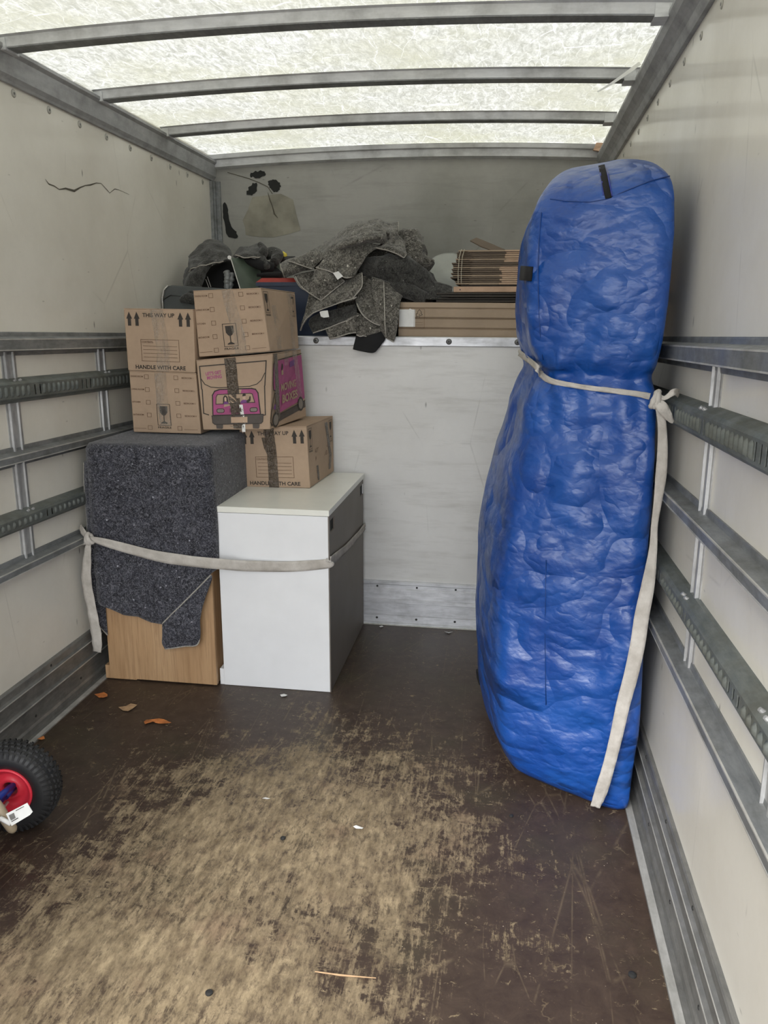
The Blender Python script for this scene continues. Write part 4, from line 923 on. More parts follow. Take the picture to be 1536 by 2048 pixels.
sheet('top_fold', rows3([[(330, 335, 3.80), (520, 200, 3.82), (700, 90, 3.84), (880, 45, 3.86), (1050, 60, 3.86), (1170, 170, 3.84)], [(300, 420, 3.66), (470, 300, 3.66), (660, 160, 3.68), (850, 100, 3.70), (1020, 120, 3.70), (1190, 260, 3.72)],
    [(330, 520, 3.60), (450, 380, 3.58), (600, 290, 3.58), (780, 210, 3.59), (980, 170, 3.62), (1200, 330, 3.66)]]), M_FELTG, heapA, 48, 22, .014, 8, 1.0, .009, hem=())
sheet('rolled_end', rows3([[(55, 440, 3.62), (200, 390, 3.64), (350, 325, 3.68)], [(10, 480, 3.56), (170, 430, 3.56), (340, 380, 3.60)], [(25, 540, 3.52), (180, 500, 3.53), (330, 460, 3.57)], [(45, 600, 3.54), (190, 545, 3.55), (310, 525, 3.58)]]), M_FELTG, heapA, 24, 18, .006, 9, 3.0, .009, hem=('l',))
sheet('rolled_end', rows3([[(75, 442, 3.545), (160, 470, 3.53), (240, 495, 3.53), (310, 520, 3.54)], [(200, 400, 3.56), (270, 430, 3.545), (320, 450, 3.545), (345, 480, 3.55)], [(340, 330, 3.62), (390, 350, 3.60), (420, 370, 3.59), (440, 400, 3.58)]]), M_FELTG, heapA, 20, 14, .006, 9, 6.0, .008, hem=('t',))
sheet('upper_fold', rows3([[(545, 300, 3.60), (650, 230, 3.56), (800, 180, 3.56), (940, 160, 3.58), (1010, 170, 3.60)], [(560, 310, 3.57), (680, 280, 3.52), (830, 230, 3.52), (960, 215, 3.54), (1020, 220, 3.58)], [(590, 312, 3.59), (700, 295, 3.56), (840, 265, 3.56), (970, 270, 3.57), (1020, 290, 3.60)]]), M_FELTG, heapA, 30, 14, .008, 9, 2.0, .009)
sheet('main_fold', rows3([[(470, 350, 3.60), (600, 300, 3.59), (760, 262, 3.58), (960, 280, 3.60)], [(420, 420, 3.56), (560, 410, 3.55), (740, 380, 3.54), (900, 330, 3.56)], [(380, 480, 3.53), (540, 500, 3.52), (700, 500, 3.51), (830, 400, 3.53)], [(345, 500, 3.52), (520, 555, 3.50), (640, 600, 3.49), (715, 590, 3.51)]]), M_FELTG, heapA, 40, 30, .008, 8, 7.0, .008, hem=('b',))
sheet('lower_flap', rows3([[(335, 530, 3.53), (420, 500, 3.53), (510, 560, 3.53), (620, 640, 3.53)], [(300, 620, 3.50), (400, 600, 3.49), (470, 650, 3.49), (525, 712, 3.50)], [(150, 590, 3.52), (210, 690, 3.50), (300, 760, 3.48), (395, 820, 3.485)]]), M_FELTG, heapA, 32, 20, .005, 10, 9.0, .007, hem=('b', 'r', 't'))
sheet('lower_flap', rows3([[(135, 590, 3.54), (200, 690, 3.52), (290, 745, 3.51), (380, 812, 3.51)], [(160, 575, 3.56), (230, 660, 3.54), (320, 700, 3.53), (420, 760, 3.53)], [(330, 540, 3.58), (380, 600, 3.57), (450, 650, 3.56), (520, 700, 3.56)]]), M_FELTG, heapA, 28, 12, .004, 10, 12.0, .008, hem=('t',))
# peak with the hanging loop
sheet('peak_fold', rows3([[(850, 60, 3.76), (940, 40, 3.76), (1010, 75, 3.74), (1070, 75, 3.73), (1135, 65, 3.72)], [(900, 130, 3.66), (960, 130, 3.64), (1020, 170, 3.66), (1075, 160, 3.62), (1135, 150, 3.64)], [(1000, 250, 3.62), (1020, 260, 3.60), (1045, 250, 3.63), (1090, 240, 3.58), (1130, 250, 3.62)], [(1010, 300, 3.62), (1030, 300, 3.60), (1050, 305, 3.62), (1085, 300, 3.58), (1120, 310, 3.61)]]), M_FELTG, heapA, 30, 24, .010, 10, 4.0, .009, hem=('r',))
sheet('peak_fold', rows3([[(920, 320, 3.56), (1020, 340, 3.54), (1110, 370, 3.53), (1190, 412, 3.54)], [(980, 300, 3.57), (1060, 310, 3.55), (1130, 340, 3.54), (1213, 378, 3.55)], [(1130, 190, 3.66), (1160, 250, 3.63), (1190, 290, 3.62), (1215, 370, 3.57)]]), M_FELTG, heapA, 24, 16, .006, 9, 15.0, .008, hem=('t', 'r'))
for q in ([(508, 556), (560, 540), (606, 588), (585, 600), (552, 622)], [(380, 930), (400, 922), (458, 915), (472, 980), (420, 986), (392, 975)]):
    b = MB(); b.poly([R3(x, y, 3.476 if q[0][0] > 400 else 3.452) for x, y in q], (0, .0012, 0)); b.build('label', M_PAPER, heapA if q[0][0] > 400 else heapB, label='white sewn label')
# blanket B: front hanging parts
sheet('front_drape', rows3([[(300, 640, 3.56), (450, 700, 3.55), (620, 640, 3.54), (790, 560, 3.54)], [(270, 800, 3.50), (420, 800, 3.49), (600, 760, 3.48), (785, 690, 3.49)], [(230, 960, 3.47), (330, 900, 3.46), (450, 860, 3.455), (700, 800, 3.47), ][0:4], [(195, 1110, 3.462), (262, 975, 3.455), (400, 905, 3.452), (735, 790, 3.468)]]), M_FELTG, heapB, 40, 34, .006, 9, 21.0, .008, hem=('b', 'r'))
sheet('front_drape', rows3([[(560, 560, 3.60), (700, 560, 3.58), (800, 590, 3.58), (900, 570, 3.60)], [(640, 700, 3.54), (740, 740, 3.54), (820, 760, 3.54), (900, 700, 3.56)], [(720, 800, 3.50), (760, 860, 3.49), (860, 900, 3.49), (980, 900, 3.50)], [(740, 850, 3.48), (800, 960, 3.46), (900, 1040, 3.46), (1000, 1070, 3.462)]]), M_FELTG, heapB, 30, 32, .006, 9, 24.0, .008, hem=('b',))
sheet('under_fold', rows3([[(290, 1000, 3.50), (400, 940, 3.50), (560, 900, 3.50), (730, 860, 3.50)], [(280, 1060, 3.48), (400, 1020, 3.48), (560, 1000, 3.48), (740, 940, 3.48)], [(320, 1135, 3.465), (450, 1090, 3.465), (600, 1030, 3.465), (755, 960, 3.47)]]), M_FELTD, heapB, 30, 18, .006, 10, 31.0, .008, hem=('b',))
sheet('under_fold', rows3([[(430, 1070, 3.47), (540, 1040, 3.47), (640, 1000, 3.47), (740, 960, 3.47)], [(450, 1130, 3.46), (540, 1110, 3.455), (650, 1080, 3.455), (735, 1050, 3.46)], [(480, 1190, 3.455), (560, 1170, 3.45), (650, 1140, 3.45), (730, 1130, 3.455)]]), M_FELTG, heapB, 24, 14, .006, 10, 33.0, .008, hem=('b',))
sheet('under_fold', rows3([[(740, 940, 3.475), (830, 980, 3.475), (920, 1040, 3.475), (1000, 1075, 3.475)], [(735, 1070, 3.462), (820, 1085, 3.46), (910, 1100, 3.46), (1000, 1100, 3.465)], [(735, 1150, 3.462), (770, 1165, 3.46), (800, 1160, 3.46), (832, 1168, 3.465)]]), M_FELTG, heapB, 24, 14, .006, 10, 35.0, .008, hem=('b',))
sheet('front_drape', rows3([[(880, 590, 3.56), (960, 620, 3.55), (1060, 650, 3.56), (1210, 740, 3.58)], [(890, 760, 3.51), (970, 780, 3.50), (1060, 790, 3.50), (1160, 820, 3.51)], [(930, 930, 3.475), (990, 960, 3.465), (1070, 960, 3.46), (1140, 960, 3.462)], [(960, 1070, 3.462), (1005, 1110, 3.455), (1060, 1120, 3.45), (1120, 1120, 3.452)], [(1010, 1165, 3.462), (1035, 1190, 3.455), (1065, 1205, 3.45), (1095, 1218, 3.452)]]), M_FELTG, heapB, 30, 40, .006, 9, 41.0, .008, hem=('b',))
b = MB(); b.tube([R3(x, y, Y) for x, y, Y in ((995, 640, 3.535), (1000, 760, 3.49), (1003, 860, 3.468), (1005, 960, 3.455), (1008, 1060, 3.445), (1018, 1170, 3.445))], .003, 6); b.build('hem', M_HEM, heapB, True)
# blanket C: dark arm to the right
def arm(name, pts, rr, m, parent, seed=1.0):
    pts = [Vector(p) for p in pts]; n = 30; P = [catmull(pts, i/n) for i in range(n+1)]; Rr = [catmull([Vector((r, 0, 0)) for r in rr], i/n).x for i in range(n+1)]
    b = MB(); b.tube(P, Rr, 28); 
    for i, q in enumerate(b.v):
        c = P[i//28]; d = (q-c); s_ = 1+.22*fb(q, 9, seed)+.25*(.5-2*abs(fb(q, 12, seed+4))); b.v[i] = c+Vector((d.x*s_, d.y*s_*.9, d.z*s_))
    return b.build(name, m, parent, True)
arm('long_fold', [R3(800, 480, 3.62), R3(960, 530, 3.60), R3(1150, 560, 3.59), R3(1330, 650, 3.60), R3(1480, 720, 3.62)], [.045, .062, .068, .058, .035], M_FELTD, heapC, 2.0)
arm('long_fold', [R3(1130, 300, 3.80), R3(1240, 400, 3.76), R3(1360, 470, 3.73), R3(1480, 450, 3.72)], [.10, .085, .055, .010], M_FELTG, heapC, 4.0)
arm('long_fold', [R3(1080, 660, 3.575), R3(1200, 710, 3.56), R3(1320, 770, 3.555), R3(1400, 800, 3.55)], [.03, .034, .026, .022], M_FELTD, heapC, 7.0)
sheet('trailing_edge', rows3([[(1300, 620, 3.60), (1450, 640, 3.60), (1600, 660, 3.60), (1660, 680, 3.60)], [(1320, 720, 3.57), (1450, 730, 3.57), (1560, 740, 3.57), (1640, 730, 3.57)], [(1360, 800, 3.56), (1440, 810, 3.56), (1540, 812, 3.56), (1600, 790, 3.56)]]), M_FELTD, heapC, 24, 12, .010, 10, 51.0, .008)
# black cloth
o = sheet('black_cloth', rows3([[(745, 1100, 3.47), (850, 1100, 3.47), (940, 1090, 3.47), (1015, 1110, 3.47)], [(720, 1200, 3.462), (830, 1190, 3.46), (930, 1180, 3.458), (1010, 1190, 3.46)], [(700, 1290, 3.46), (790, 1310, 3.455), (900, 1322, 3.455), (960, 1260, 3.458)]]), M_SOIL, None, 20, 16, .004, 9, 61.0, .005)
tag(o, 'black cloth corner hanging over the sill beneath the grey blankets', 'cloth')

# carton with label, flat sheets, plank, tied bundle
cx0, cx1 = at(797, 640, 3.52).x, 1.86
t = thing('long_carton', 'long flat brown carton with white label and printed tree mark on the shelf', 'box', ((cx0+cx1)/2, 3.7, SZ+.008))
zt1, zb1 = 1.443, SZ+.011
b = MB(); n = 8
prof = [(3.52, zb1), (3.518, zb1+.030), (3.524, zb1+.034), (3.516, zb1+.040), (3.517, zb1+.072), (3.524, zb1+.076), (3.515, zb1+.082), (3.518, zb1+.112), (3.524, zb1+.117), (3.519, zb1+.122), (3.524, zt1), (3.92, zt1), (3.92, zb1)]
b.extx(prof[::-1], cx0, cx1, 8, lambda x: -.010*(x-cx0)*.6); b.build('carton_body', M_CARD2, t)
lbx = cx0+.002; b = MB(); b.box(cx0+.004, cx0+.072, 3.5125, 3.5145, zb1+.040, zb1+.112); b.build('label', M_PAPER, t, label='white paper label')
b = MB(); b.poly([(cx0+.045, 3.512, zb1+.112), (cx0+.068, 3.508, zb1+.098), (cx0+.068, 3.508, zb1+.108), (cx0+.05, 3.512, zb1+.116)]); b.build('label_flap', M_PAPER, t)
def line3(par, name, segs, th, m, y):
    b = MB()
    for (x0, z0), (x1, z1) in segs:
        dx, dz = x1-x0, z1-z0; l = math.hypot(dx, dz) or 1; nx, nz = -dz/l*th/2, dx/l*th/2
        b.poly([(x0+nx, y, z0+nz), (x1+nx, y, z1+nz), (x1-nx, y, z1-nz), (x0-nx, y, z0-nz)])
    return b.build(name, m, par)
fx0, fx1, fz0, fz1 = cx0+.068, cx0+.112, zb1+.036, zb1+.114; yy = 3.5122
fr = [((fx0, fz0), (fx1, fz0)), ((fx1, fz0), (fx1, fz1)), ((fx1, fz1), (fx0, fz1)), ((fx0, fz1), (fx0, fz0)), ((fx0+.006, fz0+.012), (fx1-.006, fz0+.012)), ((fx0+.006, fz0+.022), (fx1-.006, fz0+.022))]
line3(t, 'printed_frame', fr, .0012, M_PRINTB, yy)
cxm = (fx0+fx1)/2; zz = fz0+.046
tr = [((cxm-.012, zz), (cxm-.014, zz+.012)), ((cxm-.014, zz+.012), (cxm-.006, zz+.014)), ((cxm-.006, zz+.014), (cxm-.008, zz+.020)), ((cxm-.008, zz+.020), (cxm, zz+.030)), ((cxm, zz+.030), (cxm+.010, zz+.018)), ((cxm+.010, zz+.018), (cxm+.006, zz+.015)), ((cxm+.006, zz+.015), (cxm+.014, zz+.008)), ((cxm+.014, zz+.008), (cxm+.003, zz+.004)), ((cxm, zz-.004), (cxm+.001, zz+.012)), ((cxm-.012, zz), (cxm-.003, zz+.002))]
line3(t, 'printed_tree_mark', tr, .0018, M_PRINT, yy)
# dark flat sheets
xs0 = at(868, 600, 3.56).x; z = zt1+.0
GS = 'dark flattened cardboard sheets lying on the long carton'
LB = ['lowest dark flattened cardboard sheet, directly on the long brown carton', 'second dark cardboard sheet above the long brown carton', 'third dark cardboard sheet above the long brown carton', 'uppermost dark flattened cardboard sheet, just below the pale plank']
for k in range(4):
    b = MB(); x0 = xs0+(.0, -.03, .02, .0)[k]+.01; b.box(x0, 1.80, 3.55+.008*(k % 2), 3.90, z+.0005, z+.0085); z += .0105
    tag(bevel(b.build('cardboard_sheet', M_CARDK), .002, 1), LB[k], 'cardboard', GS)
px0 = at(907, 580, 3.585).x
b = MB(); b.box(px0, 1.80, 3.585, 3.66, z+.0005, z+.024); pk = bevel(b.build('plank', M_WOODP), .0015, 1); tag(pk, 'pale planed timber plank with a small dark hole near its left end', 'plank')
b = MB(); b.tube([(px0+.028, 3.5848, z+.011), (px0+.028, 3.5838, z+.011)], .003, 10); b.build('screw_hole', M_BLACK, pk)
z += .024
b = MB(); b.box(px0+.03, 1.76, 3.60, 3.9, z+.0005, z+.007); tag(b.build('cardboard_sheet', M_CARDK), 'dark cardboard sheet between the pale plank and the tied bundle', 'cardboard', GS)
z += .008
t = thing('carton_bundle', 'bundle of flattened cartons tied with two strings on the plank', 'cardboard', (1.5, 3.75, z))
bx = at(903, 560, 3.60).x; random.seed(4); nl = 17; top = at(930, 500, 3.60).z; lh = (top-z)/nl
for k in range(nl):
    f = k/nl; xl = bx+(.0 if 2 < k < 11 else .022)+random.uniform(-.006, .006)
    b = MB(); y0 = 3.592+random.uniform(0, .010); xm = bx+.075+random.uniform(-.01, .015); xe = at(1000, 560, 3.6).x+random.uniform(-.006, .010)+(.02 if k > 10 else 0)
    z0 = z+k*lh+.0006; z1 = z+(k+1)*lh-.0012
    sag = .006
    b.box(xl, xm, y0-.004, 3.9, z0+.001, z1-.0005); b.box(xm, xe, y0, 3.9, z0, z1); b.build('flattened_carton', M_CARDD if k % 4 else M_CARD2, t)
    b = MB(); b.box(xe, 1.80, y0-.003, 3.9, z0, z1); b.build('flattened_carton', M_CARDE if k not in (9, 10) else M_CARDD, t)
for dx in (.030, .043):
    b = MB(); xx = bx+dx; b.tube([(xx+.008, 3.9, top+.001), (xx+.010, 3.60, top+.002), (xx+.009, 3.584, top-.003), (xx+.002, 3.581, top-.03), (xx-.001, 3.582, z+.05), (xx, 3.584, z+.006), (xx, 3.60, z+.001)], .0016, 6); b.build('string', M_STR, t)
FP = [at(940, 481, 3.62), at(953, 476, 3.64), at(1009, 499, 3.66), at(985, 500, 3.60), at(965, 494, 3.605)]
b = MB(); b.poly([at(940, 481, 3.61), at(953, 475, 3.66), at(980, 486, 3.66), at(1010, 499, 3.66), at(985, 501, 3.605), at(962, 493, 3.605)], (0, .003, -.003)); b.build('raised_flap', M_CARDD, t)
# crumpled clear sheet behind
o = sheet('plastic_sheet', [[at(858, 520, 4.05), at(880, 508, 4.08), at(905, 505, 4.10), at(925, 512, 4.1)], [at(862, 560, 3.98), at(882, 545, 4.0), at(905, 545, 4.0), at(925, 545, 4.0)], [at(868, 590, 3.93), at(885, 585, 3.93), at(905, 585, 3.93), at(925, 585, 3.93)]], M_FILM, None, 20, 16, .008, 8, 71.0, .003)
tag(o, 'pale grey plastic sheet behind the tied bundle of cartons', 'sheet')

# left side of the shelf
def R1(x, y, Y): return at(300+x/4.8, 470+y/4.8, Y)
def rows1(rs): return [[R1(*p) for p in r] for r in rs]
ta = R1(85, 600, 3.56); tb = R1(330, 560, 3.56)
t = thing('plastic_tub', 'grey plastic tub lying by the left wall behind the cardboard boxes', 'tub', (.16, 3.66, SZ))
P = [(.012, SZ+.002), (.012, SZ+.17), (.020, SZ+.205), (.035, SZ+.222), (.055, SZ+.226), (.30, SZ+.212), (.31, SZ+.20), (.31, SZ+.002)]
b = MB(); v = [(x, 3.56, z) for x, z in P]+[(x, 3.80, z) for x, z in P]; k = len(P)
b.add(v, [tuple(range(k)), tuple(range(k, 2*k))[::-1]]+[(i, i+k, (i+1) % k+k, (i+1) % k) for i in range(k)]); bevel(b.build('tub_body', M_TUB, t), .006, 2)
b = MB(); b.tube([(.014, 3.556, SZ+.165), (.05, 3.556, SZ+.185), (.29, 3.556, SZ+.168)], .004, 6); b.build('rim', M_TUB, t, True)
b = MB(); b.tube([(.010, 3.556, SZ+.004), (.010, 3.556, SZ+.17), (.020, 3.556, SZ+.207), (.04, 3.556, SZ+.224)], .0035, 6); b.build('rim', M_KEDGE, t, True)
# crate
q0 = at(515, 560, 3.60); q1 = at(640, 560, 3.60)
t = thing('storage_crate', 'navy blue plastic crate with red rim behind the top cardboard box', 'crate', (.56, 3.7, SZ))
x0, x1 = q0.x, .80; zt = at(560, 556, 3.60).z
b = MB(); b.hexa([Vector((x0+.03, 3.61, SZ+.002)), Vector((x1, 3.61, SZ+.002)), Vector((x1, 3.9, SZ+.002)), Vector((x0+.03, 3.9, SZ+.002)), Vector((x0, 3.60, zt-.02)), Vector((x1, 3.60, zt-.02)), Vector((x1, 3.92, zt-.02)), Vector((x0, 3.92, zt-.02))]); bevel(b.build('crate_body', M_NAVY, t), .006, 2)
b = MB(); b.box(x0-.006, x1, 3.592, 3.92, zt-.034, zt-.018); b.build('crate_lip', M_NAVY, t)
b = MB(); b.hexa([Vector((x0-.006, 3.594, zt-.018)), Vector((x1, 3.594, zt-.018)), Vector((x1, 3.92, zt-.018)), Vector((x0-.006, 3.92, zt-.018)), Vector((x0+.02, 3.60, zt)), Vector((x1, 3.60, zt)), Vector((x1, 3.90, zt)), Vector((x0+.02, 3.90, zt))]); b.build('lid', M_REDP, t)
# green board propped, added black lump for the dark cavity behind, with wrapped item
o = MB(); g4 = [R1(772, 215, 3.66), R1(872, 540, 3.62), R1(1100, 560, 3.72), R1(1250, 470, 3.84), R1(1240, 262, 3.90), R1(900, 235, 3.76)]
o.poly(g4, (0, .006, -.001)); gb = o.build('green_board', M_GREEN); tag(gb, 'dark green flexible board standing between felt blanket and navy crate', 'board')
b = MB(); b.tube([R1(772, 215, 3.655), R1(872, 540, 3.615)], .0022, 6); b.build('bright_edge', M_KEDGE, gb); b = MB(); b.tube([R1(762, 215, 3.65), R1(762, 215, 3.642)], .0085, 12); b.build('stud', M_KEDGE, gb)
t = thing('dark_cavity_fill', 'black lump added to darken the cavity under the dark felt blanket at the left', 'bag', (.30, 3.75, SZ))
lump('cavity_fill_lump', (.30, 3.84, SZ+.15), (.25, .13, .20), M_SOIL, t, 8.0, .08, SZ)  # black lump, added so the gap under the blanket reads dark
arm_ = [R1(735, 350, 3.66), R1(745, 400, 3.65), R1(740, 460, 3.65), R1(745, 540, 3.65)]
b = MB(); b.tube([catmull([Vector(p) for p in arm_], i/16) for i in range(17)], [.011+.006*abs(math.sin(i*1.1)) for i in range(17)], 12)
o = b.build('wrapped_handle', M_SILVER, None, True); tag(o, 'crumpled grey wrapped bundle standing in front of the added black lump', 'wrapping')
b = MB(); b.tube([catmull([R1(790, 365, 3.66), R1(785, 420, 3.655), R1(775, 470, 3.655), R1(775, 540, 3.655)], i/12) for i in range(13)], [.012+.004*math.sin(i*1.7) for i in range(13)], 12); b.build('wrap_fold', M_SILVER, o, True)
for (xa, ya, xb, yb) in ((535, 425, 575, 530), (550, 400, 585, 500)):
    b = MB(); b.tube([R1(xa, ya, 3.66), R1(xb, yb, 3.66)], .0016, 6); b.build('zip_edge', M_KEDGE, t)
# dark blankets, left heap
hl = thing('moving_blanket', 'dark grey felt blanket thrown over the added black lump beside the left wall', 'blanket', (.18, 3.7, 1.5), GP)
sheet('blanket_fold', rows1([[(360, 190, 3.78), (470, 115, 3.82), (600, 75, 3.86), (700, 92, 3.86), (785, 185, 3.80)], [(365, 260, 3.70), (470, 220, 3.68), (590, 190, 3.70), (690, 180, 3.70), (765, 210, 3.68)], [(350, 360, 3.66), (440, 320, 3.62), (540, 270, 3.62), (620, 245, 3.64), (700, 228, 3.65)]]), M_FELTD, hl, 40, 24, .022, 7, 81.0, .009, hem=('b',))
sheet('blanket_fold', rows1([[(352, 330, 3.70), (430, 300, 3.66), (520, 260, 3.64), (640, 240, 3.66)], [(330, 430, 3.66), (400, 400, 3.62), (470, 360, 3.60), (545, 330, 3.64)], [(310, 520, 3.62), (370, 500, 3.58), (440, 470, 3.58), (490, 430, 3.62)], [(285, 610, 3.56), (340, 640, 3.54), (410, 650, 3.54), (480, 540, 3.60)]]), M_FELTD, hl, 34, 36, .016, 8, 84.0, .009, hem=('l', 'r'))
arm('blanket_fold', [R1(300, 625, 3.55), R1(370, 600, 3.54), R1(440, 620, 3.55)], [.012, .020, .018], M_FELTD, hl, 9.0)
hr = thing('moving_blanket', 'dark grey felt blanket crumpled on top of the green board', 'blanket', (.40, 3.85, 1.6), GP)
sheet('blanket_fold', rows1([[(795, 195, 3.78), (860, 130, 3.84), (960, 105, 3.86), (1045, 78, 3.88), (1100, 130, 3.86)], [(830, 205, 3.72), (900, 190, 3.72), (980, 170, 3.74), (1060, 160, 3.76), (1100, 170, 3.78)], [(815, 203, 3.70), (900, 225, 3.70), (990, 215, 3.71), (1060, 210, 3.73), (1075, 190, 3.76)]]), M_FELTD, hr, 32, 18, .010, 9, 91.0, .008, hem=('b', 't'))
arm('blanket_fold', [R1(1050, 85, 3.80), R1(1095, 150, 3.78), R1(1060, 220, 3.76), R1(1090, 290, 3.74), R1(1135, 300, 3.72)], [.012, .022, .022, .026, .016], M_FELTD, hr, 3.0)
arm('blanket_fold', [R1(1110, 190, 3.84), R1(1190, 160, 3.86), R1(1225, 210, 3.84), R1(1200, 260, 3.80)], [.024, .030, .028, .02], M_FELTD, hr, 6.0)
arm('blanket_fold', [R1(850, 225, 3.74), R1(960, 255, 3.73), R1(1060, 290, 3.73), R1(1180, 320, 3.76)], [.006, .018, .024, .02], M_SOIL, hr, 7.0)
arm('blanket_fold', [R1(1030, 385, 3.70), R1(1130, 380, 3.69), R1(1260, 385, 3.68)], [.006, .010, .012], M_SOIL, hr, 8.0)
t = thing('torch', 'black and yellow hand tool peeping out behind the centre heap', 'tool', R1(1290, 240, 3.9))
b = MB(); b.tube([R1(1255, 240, 3.86), R1(1320, 232, 3.86), R1(1395, 215, 3.86)], [.02, .014, .006], 10); b.build('tool_body', M_BLACK, t, True)
b = MB(); b.tube([R1(1272, 165, 3.86), R1(1292, 190, 3.86), R1(1300, 225, 3.86)], [.006, .012, .010], 10); b.build('tool_head', M_YEL, t, True)

# ================================================================== HAND TRUCK (wheel at the frame's left edge)
AX = Vector((.10, -.995, 0)).normalized()
wc = Vector((.262, 1.80, .128))
t = thing('hand_truck', 'blue hand truck with a red-rimmed black pneumatic wheel by the left wall', 'hand truck', (wc.x, wc.y, 0))
def wheel(c, side):
    a = AX*side; u = Vector((0, 0, 1)); w_ = a.cross(u).normalized()
    def ring(prof, n, m, name, par, rip=None):
        v = []; k = len(prof)
        for i in range(n):
            an = 2*math.pi*i/n; d = u*math.cos(an)+w_*math.sin(an)
            for r, h in prof: v.append(c+d*(r*(rip(i, r) if rip else 1))+a*h)
        f = [(i*k+j, i*k+(j+1) % k, ((i+1) % n)*k+(j+1) % k, ((i+1) % n)*k+j) for i in range(n) for j in range(k)]
        return obj(name, v, f, m, par, True)
    ty = ring([(.062, -.026), (.072, -.036), (.092, -.041), (.110, -.038), (.120, -.028), (.124, -.012), (.124, .012), (.120, .028), (.110, .038), (.092, .041), (.072, .036), (.062, .026)], 64, M_RUBBER, 'tyre', t)
    kn_ = MB()
    for i in range(46):
        for rowi, (h, r, dw) in enumerate(((-.024, .1205, .0), (-.008, .124, .5), (.008, .124, 0), (.024, .1205, .5))):
            an = 2*math.pi*(i+dw)/46; d = u*math.cos(an)+w_*math.sin(an); tg = a.cross(d)
            p = c+d*(r-.002)+a*h; e1, e2, e3 = tg*.0055, a*.0062, d*.006
            kn_.hexa([p-e1-e2, p+e1-e2, p+e1+e2, p-e1+e2, p-e1*.8-e2*.8+e3, p+e1*.8-e2*.8+e3, p+e1*.8+e2*.8+e3, p-e1*.8+e2*.8+e3])
        an = 2*math.pi*i/46; d = u*math.cos(an)+w_*math.sin(an); tg = a.cross(d)
        for sg in (1, -1):
            p = c+d*.112+a*sg*.0375; e1, e2, e3 = tg*.003, d*.009, a*sg*.003
            kn_.hexa([p-e1-e2, p+e1-e2, p+e1+e2, p-e1+e2, p-e1-e2+e3, p+e1-e2+e3, p+e1+e2+e3*.3, p-e1+e2+e3*.3])
    kn_.build('tread', M_RUBBER, ty, kind='stuff')
    ring([(.0645, .010), (.070, .036), (.0675, .040), (.061, .036), (.054, .020), (.036, .012), (.030, .020), (.022, .022), (.020, .010), (.020, -.010), (.030, -.020), (.052, -.020), (.066, -.034), (.0605, -.010)], 48, M_RED, 'rim', t)
    b = MB(); b.tube([c+a*.005, c+a*.052], [.013, .013], 16); b.build('hub', M_BLUEP, t, True)
    b = MB(); b.tube([c+a*.020+u*-.040+w_*.01, c+a*.040+u*-.043+w_*.012], .004, 8); b.build('valve', M_KEDGE, t)
wheel(wc, 1); c2 = wc+AX*.36; wheel(c2, 1)
b = MB(); b.tube([wc-AX*.03, c2+AX*.03], .010, 12); b.build('axle', M_BLUEP, t, True)
for c in (wc+AX*.085, c2-AX*.085):
    b = MB(); b.tube([c+Vector((0, 0, 0)), c+Vector((-.10, 0, .035)), c+Vector((-.16, 0, .06))], [.020, .014, .014], 12); b.build('bracket', M_BLUEP, t, True)
    b = MB(); b.tube([Vector((.055, c.y, .03)), Vector((.050, c.y, .6)), Vector((.050, c.y, 1.02))], .012, 12); b.build('upright', M_BLUEP, t, True)
b = MB()
for z in (.30, .60, .95): b.tube([(.052, wc.y+AX.y*.085, z), (.052, c2.y-AX.y*.085, z)], .010, 10)
b.build('crossbar', M_BLUEP, t, True)
b = MB(); b.box(.05, .062, c2.y+.02, wc.y-.03, .004, .30); b.build('toe_plate', M_BLUEP, t)
# strut seen in front of the wheel
s0 = at(-30, 1655, 1.66); s1 = at(14, 1600, 1.70)
b = MB(); b.tube([at(-40, 1655, 1.60), at(0, 1592, 1.66), at(26, 1571, 1.735)], [.010, .009, .008], 12); b.build('strut', M_BLUEP, t, True)
# beige handle grip with a white printed tag
t2_ = thing('folding_handle', 'beige handle end lying on the floor against the wheel, white tag on it', 'handle', at(20, 1655, 1.62))
hp = [at(-30, 1585, 1.62), at(-5, 1612, 1.62), at(12, 1640, 1.62), at(28, 1662, 1.63)]
b = MB(); b.tube([catmull([Vector(p) for p in hp], i/12) for i in range(13)], [.013]*11+[.012, .008], 14); b.build('grip', M_BEIGE, t2_, True)
tp = [at(12, 1628, 1.585), at(54, 1606, 1.585), at(65, 1624, 1.58), at(60, 1630, 1.58), at(23, 1652, 1.58)]
b = MB(); b.poly(tp, (0, .0015, 0)); tg = b.build('tag', M_PAPER, t2_, label='white printed tag')
def tagp(u, v): return (tp[0]*(1-u)+tp[1]*u)*(1-v)+(tp[4]*(1-u)+tp[3]*u)*v+Vector((0, -.0012, 0))
b = MB()
for k in range(9): u = .10+k*.028; b.poly([tagp(u, .18), tagp(u+.014, .18), tagp(u+.014, .62), tagp(u, .62)])
b.poly([tagp(.1, .68), tagp(.45, .68), tagp(.45, .74), tagp(.1, .74)]); b.poly([tagp(.45, .10), tagp(.85, .10), tagp(.85, .15), tagp(.45, .15)]); b.build('printed_bars', M_PRINT, tg)
b = MB(); b.tube([at(0, 1636, 1.60), at(22, 1648, 1.60)], .006, 8); b.build('tag_tie', M_PAPER, t2_, True)

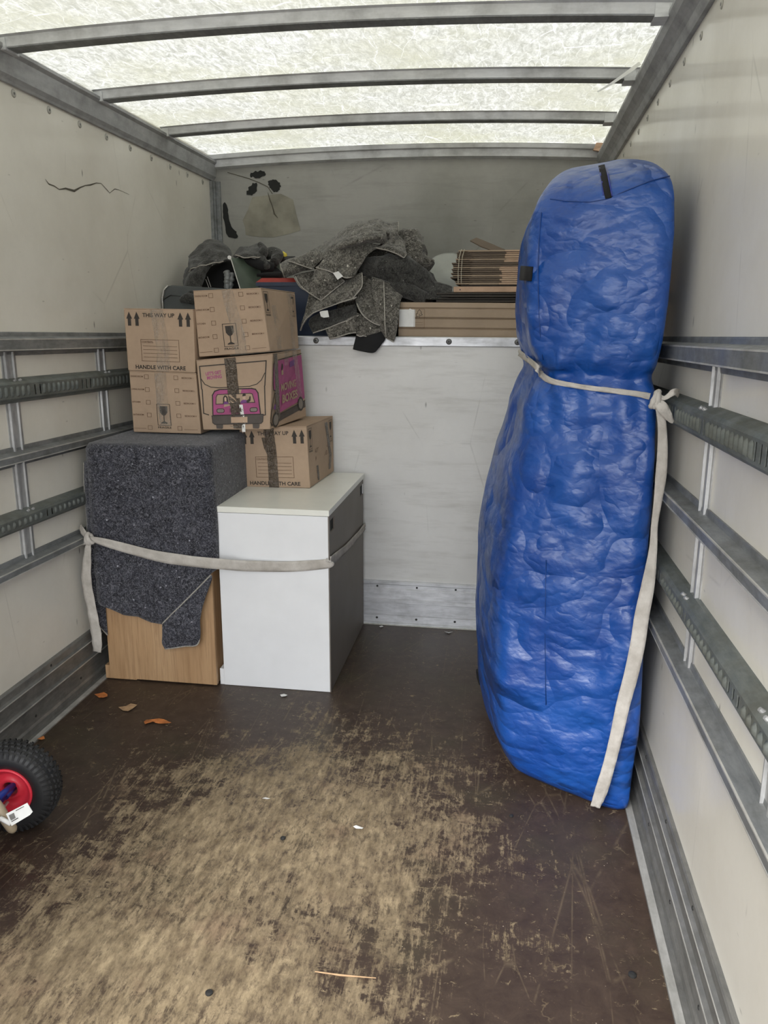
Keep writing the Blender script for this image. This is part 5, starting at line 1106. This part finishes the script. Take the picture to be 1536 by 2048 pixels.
# ================================================================== LEAVES AND SCRAPS ON THE FLOOR
def leaf(px, label, m=M_LEAF, lift=.006, seed=1, cat='leaf', grp='dry leaves on the floor', name='dry_leaf'):
    P = [atz(x, y, .001) for x, y in px]; c = sum(P, Vector())/len(P); v = [c+Vector((0, 0, lift))]
    for i, p in enumerate(P): v.append(p+Vector((0, 0, .001+lift*.9*abs(math.sin(i*1.9+seed)))))
    n = len(P); f = [(0, 1+i, 1+(i+1) % n) for i in range(n)]
    o = obj(name, v, f, m, None, True); tag(o, label, cat, grp); return o
leaf([(189, 1391), (197, 1388), (208, 1387), (215, 1390), (215, 1395), (207, 1398), (198, 1396)], 'small orange leaf on the floor nearest the oak cabinet')
leaf([(237, 1417), (252, 1413), (262, 1410), (275, 1411), (265, 1420), (256, 1425), (246, 1422)], 'tan angular leaf between the two orange leaves on the floor', M_LEAFP)
leaf([(288, 1446), (292, 1441), (318, 1440), (328, 1440), (343, 1448), (330, 1450), (318, 1448), (302, 1447), (290, 1450)], 'longest orange leaf, furthest right of the floor leaves')
leaf([(74, 1481), (80, 1476), (88, 1475), (90, 1479), (84, 1482)], 'tiny orange leaf beside the black wheel')
leaf([(706, 1655), (712, 1652), (727, 1657), (724, 1660), (712, 1658)], 'thin white paper sliver in the middle of the floor', M_PAPER, .003, 2, 'scrap', 'pale scraps on the floor', 'paper_scrap')
leaf([(524, 1598), (531, 1596), (541, 1598), (534, 1600)], 'tiny white paper chip left of the middle sliver', M_PAPER, .002, 2, 'scrap', 'pale scraps on the floor', 'paper_scrap')
leaf([(560, 1391), (568, 1389), (575, 1391), (571, 1394), (563, 1394)], 'white scrap on the floor just in front of the white cabinet', M_PAPER, .003, 2, 'scrap', 'pale scraps on the floor', 'paper_scrap')
leaf([(758, 1254), (764, 1252), (767, 1254), (761, 1256)], 'left pale scrap at the foot of the bulkhead', M_PAPER, .003, 2, 'scrap', 'pale scraps on the floor', 'paper_scrap')
leaf([(888, 1264), (898, 1266), (906, 1264), (898, 1268)], 'right pale scrap at the foot of the bulkhead', M_PAPER, .003, 2, 'scrap', 'pale scraps on the floor', 'paper_scrap')
b = MB(); b.tube([atz(630, 1943, .003), atz(680, 1950, .003), atz(752, 1956, .003)], [.0012, .0022, .001], 6); tag(b.build('splinter', M_LEAFP), 'long thin wood splinter lying near the bottom of the floor', 'splinter')
